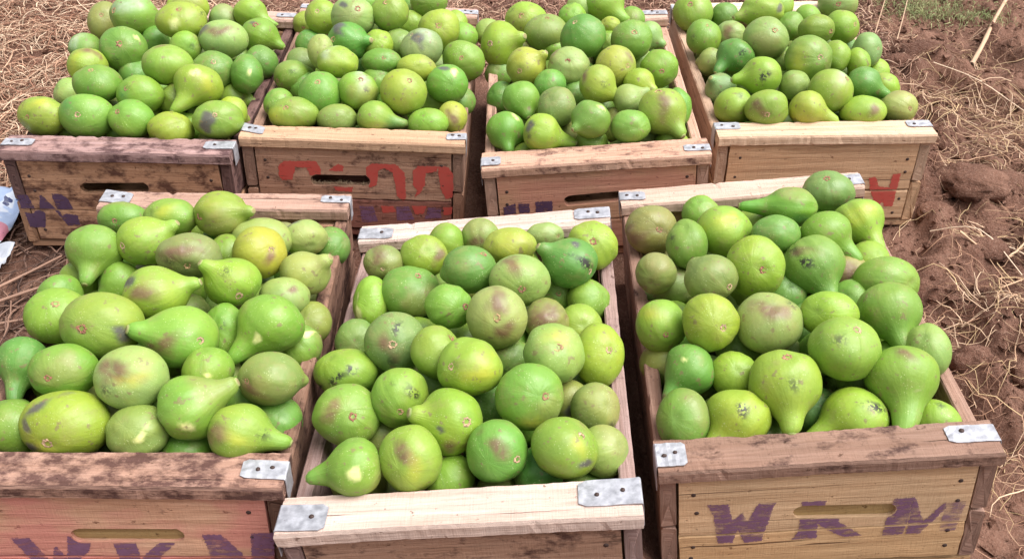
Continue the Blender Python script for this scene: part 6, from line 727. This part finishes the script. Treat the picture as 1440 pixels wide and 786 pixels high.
def fig_geo(seed, sd, ed, L, r, sx, sy, col, marks, nu, nv):
    R = np.random.RandomState(seed); sd = np.array(sd) / np.linalg.norm(sd); ed = np.array(ed) / np.linalg.norm(ed); b, c = basis(sd)
    wt = 0.23 + 0.10 * R.rand(); r1 = 0.66 + 0.14 * R.rand()
    th = math.pi * (np.linspace(0, 1, nv + 1)) ** 1.25; ph = 2 * math.pi * np.arange(nu) / nu
    T, PH = np.meshgrid(th, ph, indexing='ij')
    D = np.cos(T)[..., None] * sd + np.sin(T)[..., None] * (np.cos(PH)[..., None] * b + np.sin(PH)[..., None] * c)
    rad = profile(th, L, wt, r1)[:, None] * np.ones(nu)[None]
    K = R.randn(5, 3); pz = R.rand(5) * 6.28; lum = sum(np.sin(D @ K[i] * (1.3 + .4 * i) + pz[i]) for i in range(5)) / 5
    K2 = R.randn(4, 3); lum2 = sum(np.sin(D @ K2[i] * 5 + pz[i]) for i in range(4)) / 4
    K3 = R.randn(6, 3); lum3 = sum(np.sin(D @ K3[i] * (9 + 1.5 * i) + pz[i % 5]) for i in range(6)) / 2.5
    nr = R.randint(8, 13); rib = np.sin(nr * PH + 1.5 * np.sin(2 * PH + pz[0])) * np.sin(T) ** 1.5 * np.clip(T / 2, 0, 1)
    ang = np.arccos(np.clip(D @ ed, -1, 1))
    fl = 0.045 * np.exp(-(ang / .65) ** 2) + 0.035 * np.exp(-(ang / .20) ** 2) - 0.012 * np.exp(-((ang - .3) / .15) ** 2)
    mod = 1.035 + 0.085 * lum + 0.018 * lum2 + (0.003 + 0.008 * R.rand()) * rib - fl
    def place(D_, rad_):
        V = D_ * rad_[..., None]; z = V @ sd; k = np.clip(z - .75, 0, 9) ** 2 * bend; V = V + k[..., None] * b
        a1 = V @ AX1; a2 = V @ AX2; V = V + a1[..., None] * (sx - 1) * AX1 + a2[..., None] * (sy - 1) * AX2
        return V * r
    bend = R.uniform(-.22, .22) if L > 1.3 else 0
    V = place(D, rad * mod)
    # colour
    base = np.array(PAL[col]) * np.array([1 + .07 * R.randn(), 1 + .05 * R.randn(), 1 + .1 * R.randn()]).clip(.8, 1.2)
    C_ = np.ones(T.shape + (3,)) * base; q = R.randn(3); q /= np.linalg.norm(q)
    g1 = np.clip(.5 + .5 * (D @ q) + .35 * lum, 0, 1)[..., None]; C_ = C_ * (1 - g1 * .55) + g1 * .55 * (C_ * np.array([1.22, 1.06, .8]) if (R.rand() < .6 and col != 'Y') else C_ * np.array([.62, .88, .9]))
    g2 = np.clip(lum2 * .5 + .3 * lum, 0, 1)[..., None]; C_ = C_ * (1 - .3 * g2) + .3 * g2 * C_ * np.array([1.3, 1.02, .9])
    nk = np.clip((rad - 1.02) / .45, 0, 1)[..., None]; C_ = C_ * (1 - .45 * nk) + .45 * nk * (C_ * np.array([.85, 1.12, 1.1]) + .02)
    en = (.45 * np.exp(-(ang / .30) ** 2))[..., None]; C_ = C_ * (1 - en) + en * (C_ * .75 + np.array([.03, .045, .02]))
    if R.rand() < .3:
        q = R.randn(3); q /= np.linalg.norm(q); w_ = (np.clip((D @ q + .25 * lum2 - .55) / .35, 0, 1) * .4)[..., None]; C_ = C_ * (1 - w_) + w_ * np.array([.26, .21, .09])
    speck = np.zeros(T.shape)
    sp0 = R.randn(3); sp0 /= np.linalg.norm(sp0)
    if R.rand() < .45: speck = .8 * np.clip(1 - np.arccos(np.clip(D @ sp0, -1, 1)) / .3, 0, 1)
    for m in marks:
        d = np.array(m[1:4]); d = d / np.linalg.norm(d); sz = m[4]; a = np.arccos(np.clip(D @ d, -1, 1)) / sz
        u1, u2 = basis(d); az = np.arctan2(D @ u2, D @ u1); st = R.uniform(0, 3.14); a = a * (1 + .28 * np.cos(2 * (az - st)) + .10 * np.sin(3 * az + pz[1]) + .05 * np.sin(7 * az + pz[2]) + .5 * lum2) 
        if m[0] == 'k': speck = np.maximum(speck, np.clip(1.6 - 1.1 * a, 0, 1)); continue
        cc, stn = MK[m[0]]; sharp = m[0] in 'pc'
        grn_ = np.clip(.95 + .28 * lum3 + .15 * lum2, 0, 1); w_ = (np.clip((1.2 - a) / .55, 0, 1) if sharp else (np.clip((1.3 - a) / .85, 0, 1) if m[0] == 'b' else np.exp(-a ** 2 * .9)) * grn_)[..., None] * stn
        C_ = C_ * (1 - w_) + w_ * np.array(cc)
    i = np.arange((nv + 1) * nu).reshape(nv + 1, nu); j = np.roll(i, -1, 1)
    qd = np.stack([i[:-1], i[1:], j[1:], j[:-1]], -1).reshape(-1, 4)
    UV = np.stack([PH / 6.2832, T / 3.1416], -1)
    def at(d):
        d = d / np.linalg.norm(d); k = int(np.argmax((D.reshape(-1, 3) @ d))); return V.reshape(-1, 3)[k]
    M = np.eye(3) + (sx - 1) * np.outer(AX1, AX1) + (sy - 1) * np.outer(AX2, AX2); Mi = np.linalg.inv(M)
    ne = Mi @ ed; ne /= np.linalg.norm(ne); ns = Mi @ sd; ns /= np.linalg.norm(ns)
    return V.reshape(-1, 3), qd, UV.reshape(-1, 2), np.clip(C_, .01, .85).reshape(-1, 3), speck.ravel(), at(ed), ne, V[0, 0], ns, wt
def rose(seed):
    """the eye of a fig: a ragged ring of small dry scales round a dark opening"""
    R = np.random.RandomState(seed); n = 14; V = []; T_ = []
    tan = np.array(lin(*((205, 150, 120), (214, 176, 128), (190, 130, 105), (222, 186, 150))[seed % 4])); grn = np.array([.16, .24, .05])
    prof = [(.0, -.10, np.array([.02, .012, .01])), (.34, -.06, np.array([.03, .015, .012])), (.44, .14, tan * .5), (.66, .22, tan * .8), (.86, .10, tan * .45), (1.12, -.10, grn)]
    for k, (q, z, c) in enumerate(prof):
        for a in range(n):
            al = 6.2832 * a / n; jag = (1 + (.20 * (a % 2) - .1 + .14 * R.randn()) * (k > 1)); V.append((q * jag * math.cos(al), q * jag * math.sin(al), z + .05 * R.randn() * (k > 1)))
            T_.append(np.clip(c * (1 + .22 * R.randn()), .005, 1))
    i = np.arange(len(prof) * n).reshape(len(prof), n); j = np.roll(i, -1, 1)
    me = mesh_np('eye', V, np.stack([i[:-1], i[1:], j[1:], j[:-1]], -1).reshape(-1, 4), smooth=False, cols={'tone': np.array(T_)}); me.materials.append(EYEM); return me
EYES = [rose(i) for i in range(8)]
def cap():
    n = 10; V = [(0, 0, .16)]; T_ = [(.30, .30, .10)]
    for q, z, c in ((.45, .22, (.34, .26, .13)), (.85, .16, (.40, .42, .16)), (1.05, -.15, (.28, .40, .10))):
        for a in range(n): V.append((q * math.cos(.6283 * a) * (1 + .06 * (a % 2)), q * math.sin(.6283 * a), z)); T_.append(c)
    f = [(0, 1 + a, 1 + (a + 1) % n) for a in range(n)]; g = [(1 + k * n + a, 1 + (k + 1) * n + a, 1 + (k + 1) * n + (a + 1) % n, 1 + k * n + (a + 1) % n) for k in range(2) for a in range(n)]
    me = mesh_np('stem_end', V, [np.array(f), np.array(g)], cols={'tone': np.array(T_)}); me.materials.append(EYEM); return me
CAP = cap()
FIGGROUP = 'green figs heaped in the crates'
def put(name, me, parent, p, nrm, sc_, spin):
    o = link(name, me, parent); q = Vector(nrm).to_track_quat('Z', 'Y').to_matrix().to_4x4(); o.matrix_local = Matrix.Translation(p) @ q @ Matrix.Rotation(spin, 4, 'Z') @ Matrix.Scale(sc_, 4)
    return o
for k, (ci, P, r, sd, ed, L, sx, sy, col, ey_, st_, marks, lab) in enumerate(FIGS):
    nu, nv = (64, 40) if ci > 3 else (48, 30)
    V, q, UV, C_, sp, pe, ne, ps, ns, wt = fig_geo(1000 + k, sd, ed, L, r, sx, sy, col, marks, nu, nv)
    root = bpy.data.objects.new('fig', None); COL.objects.link(root); root.location = P; root.empty_display_size = 0.02
    tag(root, lab, 'fig', FIGGROUP)
    body = link('flesh', mesh_np('fig', V, q, uv=UV, cols={'skin': C_, 'speck': sp}), root, SKIN)
    if ey_: put('eye', EYES[k % 8], root, Vector(pe) - Vector(ne) * r * .012, ne, r * (.140 + .045 * ((k * 7) % 5) / 5), k)
    if st_: put('stem_end', CAP, root, Vector(ps) - Vector(ns) * r * .02, ns, r * wt * .52, k)
NB = 42
rr = random.Random(4); BV = []; BQ = []; BU = []; BC = []; BSP = []; nb = 0
for k, (ci, P, r, zone) in enumerate(FILL):
    sd = Vector((rr.gauss(0, 1), rr.gauss(0, 1), rr.gauss(0, 1) - .4)).normalized(); ed = -sd; colr = rr.choice('GOOGBG')
    V, q, UV, C_, sp, pe, ne, ps, ns, wt = fig_geo(5000 + k, sd, ed, 1.15, r, 1, 1, colr, [], 32, 18)
    if k < NB:
        o = link('fig', mesh_np('fig', V, q, uv=UV, cols={'skin': C_, 'speck': sp}), None, SKIN); o.location = P
        cn = ('back left crate', 'second back crate', 'third back crate', 'back right crate', 'front left crate', 'front middle crate', 'front right crate')[ci]
        tag(o, 'mostly hidden fig in a gap at the ' + zone + ' of the heap, ' + cn, 'fig', FIGGROUP)
    else:
        BV.append(V + np.array(P)); BQ.append(q + nb); BU.append(UV); BC.append(C_); BSP.append(sp); nb += len(V)
o = link('buried_figs', mesh_np('buried_figs', np.concatenate(BV), np.concatenate(BQ), uv=np.concatenate(BU), cols={'skin': np.concatenate(BC), 'speck': np.concatenate(BSP)}), None, SKIN); tag(o, kind='stuff')
# ---------------------------------------------------------------- straw and litter
def strands(pos, hd, ln, rad, curl, lift, tone, nseg=5, roll=None, droop=True):
    """many thin stalks as one mesh; arrays over n strands"""
    n = len(pos); t = np.linspace(0, 1, nseg + 1); R = np.random
    V = np.zeros((n, nseg + 1, 3)); a = hd[:, None] + curl[:, None] * (t - .5) + .25 * np.sin(t * 7 + R.rand(n)[:, None] * 6)
    st = ln[:, None] / nseg; V[:, 1:, 0] = np.cumsum(np.cos(a[:, :-1]) * st, 1); V[:, 1:, 1] = np.cumsum(np.sin(a[:, :-1]) * st, 1)
    V[:, :, 0] += pos[:, None, 0] - V[:, nseg // 2, 0][:, None]; V[:, :, 1] += pos[:, None, 1] - V[:, nseg // 2, 1][:, None]
    h = height(V[:, :, 0], V[:, :, 1]); k = R.rand(n, 2); arc = lift[:, None] * (k[:, :1] + (k[:, 1:] - k[:, :1]) * t + .7 * np.sin(np.pi * t))
    V[:, :, 2] = h * .65 + h.mean(1, keepdims=True) * .35 + .0012 + arc
    tg = np.gradient(V, axis=1); tg /= np.linalg.norm(tg, axis=2, keepdims=True) + 1e-9; sd_ = np.stack([-tg[..., 1], tg[..., 0], 0 * tg[..., 0]], -1); up = np.cross(tg, sd_)
    w_ = rad[:, None] * (1 - .55 * t ** 2)[None] * np.ones((n, 1)); rings = []
    for q in range(3):
        al = 2.094 * q; rings.append(V + (math.cos(al) * sd_ + .6 * math.sin(al) * up) * w_[..., None])
    X = np.stack(rings, 2).reshape(-1, 3); idx = np.arange(n * (nseg + 1) * 3).reshape(n, nseg + 1, 3); jd = np.roll(idx, -1, 2)
    q = np.stack([idx[:, :-1], idx[:, 1:], jd[:, 1:], jd[:, :-1]], -1).reshape(-1, 4)
    T = np.repeat(tone[:, None, :], (nseg + 1) * 3, 1).reshape(-1, 3); return X, q, T
def straw(name, n, region, ln, rad, curl, lift, tones, kind='stuff', dens=None):
    R = np.random; x0, x1, y0, y1 = region; pos = np.stack([R.uniform(x0, x1, n * 3), R.uniform(y0, y1, n * 3)], 1)
    if dens: pos = pos[R.rand(len(pos)) < dens(pos[:, 0], pos[:, 1])]
    pos = pos[:n]; n = len(pos); tn = np.array([lin(*c) for c in tones]); tone = tn[R.randint(len(tn), size=n)] * R.uniform(.65, 1.15, (n, 1))
    X, q, T = strands(pos, R.uniform(0, 6.28, n), R.uniform(*ln, n), R.uniform(*rad, n), R.randn(n) * curl, R.uniform(*lift, n), tone)
    o = link(name, mesh_np(name, X, q, smooth=True, cols={'tone': T}), None, STRAW); tag(o, kind=kind)
TAN = [(214, 178, 150), (190, 148, 122), (168, 122, 98), (228, 200, 172), (150, 106, 86)]
def clump(*cs):
    def f(x, y):
        d = np.zeros(len(x))
        for cx, cy, s_, a in cs: d = np.maximum(d, a * np.exp(-((x - cx) ** 2 + (y - cy) ** 2) / (s_ * s_)))
        return d
    return f
straw('straw_mulch', 17000, (-1.9, -0.72, 1.55, 3.1), (.03, .13), (.0007, .0021), .9, (.002, .022), TAN, dens=lambda x, y: np.clip(.35 + .9 * (fbm(x * 6, y * 6, 3) - .35), .1, 1) * (x < -.80 + .10 * (y - 1.6) + .35 * (y > 2.1)))
straw('straw_behind_crates', 12000, (-.75, .95, 2.18, 3.1), (.02, .07), (.0008, .0022), 1.2, (.002, .02), [(190, 148, 125), (160, 118, 98), (128, 90, 76), (205, 170, 145)])
straw('dry_root_litter', 6000, (.60, 1.9, .75, 2.95), (.03, .13), (.0005, .0014), 1.15, (.001, .018), [(224, 192, 162), (192, 154, 124), (168, 128, 102), (206, 176, 134)],
      dens=clump((1.0, 2.03, .10, 1), (1.12, 1.96, .16, .9), (1.0, 1.86, .09, .7), (.95, 1.75, .08, .5), (.80, 1.30, .07, .9), (.74, 1.22, .07, .8), (.72, 1.12, .06, .6), (.95, 1.45, .07, .6), (1.05, 2.3, .12, .35), (.88, 1.5, .1, .3), (.9, 2.55, .08, .6), (1.3, 1.7, .2, .5), (.68, .95, .08, .5)))
straw('scattered_root_litter', 2600, (.58, 1.9, .70, 2.95), (.03, .10), (.0004, .0010), 2.5, (.001, .010), [(205, 168, 138), (170, 128, 104), (150, 108, 88)])
straw('dark_stalk_litter', 900, (-1.2, -.66, .9, 1.62), (.04, .12), (.0012, .0028), .6, (.002, .016), [(112, 84, 72), (140, 108, 92), (92, 66, 56)])
straw('green_grass_patch', 1500, (.85, 1.35, 2.45, 2.85), (.012, .035), (.0007, .0014), 1.5, (.006, .03), [(160, 168, 112), (178, 182, 130), (130, 145, 90)], dens=clump((1.10, 2.62, .09, 1), (1.22, 2.58, .07, .8), (.98, 2.66, .05, .5)))
# countable stalks, clods and the printed wrapper
def stalk(name, label, cat, pts, rad, tone, group=None, heads=0):
    root = bpy.data.objects.new(name, None); COL.objects.link(root); p0 = Vector((pts[0][0], pts[0][1], float(height(*pts[0][:2])))); root.location = p0; tag(root, label, cat, group)
    P = [Vector((x, y, float(height(x, y)) + z + rad)) - p0 for x, y, z in pts]; cur = []
    for a in range(len(P) - 1):
        A = P[max(a - 1, 0)]; B = P[a]; C_ = P[a + 1]; D_ = P[min(a + 2, len(P) - 1)]
        for t in (0, .25, .5, .75): cur.append(.5 * ((2 * B) + (C_ - A) * t + (2 * A - 5 * B + 4 * C_ - D_) * t * t + (3 * B - A - 3 * C_ + D_) * t ** 3))
    cur.append(P[-1]); V = []; n = 7; T_ = []
    for k, p in enumerate(cur):
        d = (cur[min(k + 1, len(cur) - 1)] - cur[max(k - 1, 0)]).normalized(); s_ = d.cross(Vector((0, 0, 1))).normalized(); u = s_.cross(d); r = rad * (1 - .45 * k / len(cur)) * (1.15 if k % 5 == 0 else 1)
        for a in range(n): V.append(p + (s_ * math.cos(a * 6.283 / n) + u * math.sin(a * 6.283 / n) * .8) * r); T_.append(np.array(lin(*tone)) * random.uniform(.8, 1.15))
    i = np.arange(len(cur) * n).reshape(-1, n); j = np.roll(i, -1, 1); q = np.stack([i[:-1], j[:-1], j[1:], i[1:]], -1).reshape(-1, 4)
    link('stem', mesh_np('stem', [tuple(v) for v in V], q, cols={'tone': np.array(T_)}), root, STRAW)
    if heads:   # dry spikelets along the far end
        V = []; Fc = []; T_ = []
        for k in range(heads):
            t = .35 + .63 * k / heads; p = cur[int(t * (len(cur) - 1))]; d = (cur[min(int(t * (len(cur) - 1)) + 1, len(cur) - 1)] - p)
            if d.length < 1e-6: d = cur[-1] - cur[-2]
            d = d.normalized(); s_ = d.cross(Vector((0, 0, 1))).normalized() * (1 if k % 2 else -1); tip = p + (d * .8 + s_ * .45 + Vector((0, 0, .25))).normalized() * .016; m = (p + tip) / 2; o_ = d.cross((tip - p).normalized()) * .0018
            b = len(V); V += [p, m + o_ + s_ * .001, tip, m - o_ - s_ * .001, m + Vector((0, 0, .0016))]; Fc += [(b, b + 1, b + 4), (b + 1, b + 2, b + 4), (b + 2, b + 3, b + 4), (b + 3, b, b + 4)]; T_ += [np.array(lin(*tone)) * random.uniform(.85, 1.1)] * 5
        link('seed_head', mesh_np('seeds', [tuple(v) for v in V], np.array(Fc), cols={'tone': np.array(T_)}), root, STRAW)
stalk('dry_stalk', 'long thick pale stalk lying across the soil at the top right corner', 'stalk', [(1.08, 2.22, .01), (1.15, 2.34, .02), (1.25, 2.52, .03), (1.40, 2.76, .05), (1.55, 2.99, .06)], .0060, (196, 162, 134))
stalk('dry_stalk', 'thin straight pale straw leaning out behind the back right crate', 'stalk', [(.90, 2.40, .01), (.94, 2.50, .03), (1.02, 2.70, .04)], .0016, (190, 158, 130))
stalk('dry_stalk', 'short pale straw crossing another behind the back right crate', 'stalk', [(.96, 2.40, .012), (1.02, 2.55, .04), (1.10, 2.76, .04)], .0016, (186, 156, 130))
stalk('grass_stem', 'upper dried grass head lying on soil right of the back right crate', 'grass stem', [(.77, 1.44, .01), (.86, 1.43, .025), (.95, 1.50, .03), (1.05, 1.62, .02)], .0022, (214, 180, 148), heads=26)
stalk('grass_stem', 'lower dried grass head with big spikelets pointing left near the right edge', 'grass stem', [(1.02, 1.50, .03), (.95, 1.41, .03), (.88, 1.37, .02), (.82, 1.345, .012)], .0022, (206, 170, 138), heads=26)
stalk('grass_stem', 'bent grass stem curling up from soil near the right edge', 'grass stem', [(.80, 1.18, .004), (.84, 1.28, .03), (.89, 1.36, .03), (.92, 1.46, .02)], .0020, (200, 164, 134))
for pts, lb in (([(-.95, 1.20, .01), (-.86, 1.28, .02), (-.775, 1.385, .02)], 'longest dry stick pointing at the back left crate from the left edge'),
                ([(-.90, 1.21, .01), (-.82, 1.27, .015), (-.745, 1.335, .012)], 'dry stick beside the left side of the front left crate'),
                ([(-.95, 1.17, .008), (-.86, 1.19, .012), (-.77, 1.225, .01)], 'pale dry stick lying level at the left edge, lowest of three')):
    stalk('dry_stick', lb, 'stick', pts, .0038, (150, 116, 98), 'dry sticks on the ground at the left edge')
for pts, lb in (([(.76, 1.52, .01), (.82, 1.47, .03), (.87, 1.38, .015)], 'fine white root forking off the foot of the back right crate'),
                ([(.80, 1.50, .02), (.88, 1.45, .02), (.94, 1.36, .01), (.97, 1.30, .01)], 'fine white root running down toward the right edge'),
                ([(.98, 2.20, .012), (1.05, 2.10, .02), (1.16, 2.02, .01), (1.2, 1.95, .01)], 'thin curved root above the straw clump right of the back right crate')):
    stalk('dry_root', lb, 'root', pts, .0016, (232, 206, 180), 'fine dry roots on the soil')
def clod(x, y, r, label, tone=None, flat=.6, name='soil_clod'):
    R = np.random.RandomState(int(abs(x * 977 + y * 131))); n, m = 26, 18; th = np.linspace(0, np.pi, m)[:, None]; ph = np.linspace(0, 2 * np.pi, n, endpoint=False)[None]
    D = np.stack([np.sin(th) * np.cos(ph), np.sin(th) * np.sin(ph), np.cos(th) * np.ones_like(ph)], -1); K = R.randn(6, 3)
    l = sum(np.abs(np.sin(D @ K[i] * (1.5 + i) + i)) / (1 + .5 * i) for i in range(6)) / 3; V = D * (r * (.72 + .45 * l + .05 * R.randn(m, n) * np.sin(th)))[..., None] * np.array([1.2, .9, flat])
    i = np.arange(m * n).reshape(m, n); j = np.roll(i, -1, 1); q = np.stack([i[:-1], i[1:], j[1:], j[:-1]], -1).reshape(-1, 4)
    o = link(name, mesh_np('clod', V.reshape(-1, 3), q), None, SOIL); o.location = (x, y, float(height(x, y)) + r * flat * .35); tag(o, label, 'soil clod')
clod(1.00, 2.30, .050, 'large rough soil clod beside the top right of the back right crate')
clod(.93, 2.27, .030, 'small round soil clod left of the largest rough one')
clod(1.06, 2.33, .032, 'dark hollow soil clod right of the largest rough one')
clod(.88, 1.66, .058, 'broad flat soil slab below the straw, right of the red letter W', flat=.5)
clod(.97, 1.70, .040, 'upright soil clod at the right end of the flat slab')
clod(.715, 1.165, .030, 'pinkish soil clod beside the right rail of the front right crate', flat=1.0)
clod(.80, 1.13, .034, 'soil clod at the right edge beside the front right crate', flat=.8)
clod(.83, 1.44, .030, 'small soil clod between the roots and the right edge')
clod(1.15, 2.12, .028, 'soil clod under the long pale stalk')
clod(.79, 1.58, .03, 'soil clod against the right side of the back right crate')
def crumbs(n):
    R = np.random.RandomState(21); x = np.concatenate([R.uniform(.62, 1.9, n), R.uniform(-1.9, 1.2, n // 3)]); y = np.concatenate([R.uniform(.7, 2.95, n), R.uniform(2.2, 3.0, n // 3)]); N = len(x)
    r = .0025 + .011 * R.rand(N) ** 4; B = np.array([(1, 0, 0), (-1, 0, 0), (0, 1, 0), (0, -1, 0), (0, 0, 1), (0, 0, -1)], float)
    Fc = np.array([(0, 2, 4), (2, 1, 4), (1, 3, 4), (3, 0, 4), (2, 0, 5), (1, 2, 5), (3, 1, 5), (0, 3, 5)])
    V = B[None] * (r[:, None] * (.7 + .6 * R.rand(N, 6)))[..., None]; a = R.rand(N) * 6.28; V = np.stack([V[..., 0] * np.cos(a)[:, None] - V[..., 1] * np.sin(a)[:, None], V[..., 0] * np.sin(a)[:, None] + V[..., 1] * np.cos(a)[:, None], V[..., 2] * .8], -1) + R.randn(N, 6, 3) * r[:, None, None] * .2
    V += np.stack([x, y, height(x, y) + r * .25], -1)[:, None]
    o = link('soil_crumbs', mesh_np('crumbs', V.reshape(-1, 3), (Fc[None] + 6 * np.arange(N)[:, None, None]).reshape(-1, 3), smooth=False), None, SOIL); tag(o, kind='stuff')
crumbs(9000)
def wrapper():
    k = NT('printed_plastic'); tc = k.n('TexCoord'); P = tc.outputs['Object']
    base = k.mix(k.ramp(k.noise(P, 22, 2), [(.5, 0.0), (.54, 1.0)]), (.30, .38, .56), (.50, .54, .62))
    c = k.mix(k.ramp(k.noise(P, 16, 1), [(.60, 0.0), (.61, 1.0)]), base, (.45, .18, .24)); c = k.mix(k.ramp(k.noise(P, 34, 2), [(.66, 0.0), (.67, 1.0)]), c, (.03, .04, .12))
    k.l(c, k.b.inputs['Base Color']); k.b.inputs['Roughness'].default_value = .3; k.l(k.bump(k.noise(P, 60, 3), .4, .004).outputs[0], k.b.inputs['Normal'])
    k2 = NT('plain_paper'); k2.b.inputs['Base Color'].default_value = (.42, .44, .50, 1); k2.b.inputs['Roughness'].default_value = .5
    root = bpy.data.objects.new('plastic_wrapper', None); COL.objects.link(root); root.location = (-1.03, 1.43, -0.02); tag(root, 'crumpled printed plastic wrapper lying left of the back left crate', 'wrapper')
    for nm, (cx, cy, cz), (w_, d_), tilt, mt, sd_ in (('printed_sheet', (.0, .05, .03), (.27, .20), .10, k.m, 1), ('paper_flap', (.05, -.065, .03), (.24, .08), .1, k2.m, 2)):
        n = 30; u, v = np.meshgrid(np.linspace(-.5, .5, n), np.linspace(-.5, .5, n), indexing='ij'); z = .022 * (fbm(u * 5 + sd_ * 9, v * 5, 3) - .5) + .012 * np.abs(np.sin(u * 13 + 4 * v)) 
        V = np.stack([cx + u * w_, cy + v * d_, cz + z + v * d_ * tilt], -1).reshape(-1, 3); i = np.arange(n * n).reshape(n, n); q = np.stack([i[:-1, :-1], i[1:, :-1], i[1:, 1:], i[:-1, 1:]], -1).reshape(-1, 4)
        o = link(nm, mesh_np(nm, V, q), root, mt); mo = o.modifiers.new('thick', 'SOLIDIFY'); mo.thickness = .0012
wrapper()
# straw poking through the handle slot of the second back crate
def slot_straw():
    o_, ex, ey, ez = CRATES[1]; R = Matrix((ex, ey, ez)).transposed(); org = Vector(o_) - Vector(ez) * HC; s0 = SLOTS[1]; V = []; q = []; T_ = []; rr = random.Random(9)
    for k in range(90):
        x = rr.uniform(s0[0] - .01, s0[2] + .01); z = s0[1] - .010 + rr.uniform(0, .004); a = rr.uniform(-.9, .9); l = rr.uniform(.006, .02); p = Vector((x, -.300, z)); d = Vector((math.sin(a) * .7, -.35 * rr.random(), math.cos(a) * .55)) * l; s_ = Vector((.0005, 0, .0002)); b = len(V)
        V += [p - s_, p + s_, p + d, p + Vector((0, .001, 0))]; q += [(b, b + 1, b + 2), (b + 1, b + 3, b + 2), (b + 3, b, b + 2)]; T_ += [np.array(lin(175, 150, 120)) * rr.uniform(.6, 1.1)] * 4
    M = Matrix.Translation(org) @ R.to_4x4(); me = mesh_np('tuft', [tuple(M @ v) for v in V], np.array(q), cols={'tone': np.array(T_)}); o = link('straw_tuft', me, None, STRAW); tag(o, kind='stuff')
slot_straw()
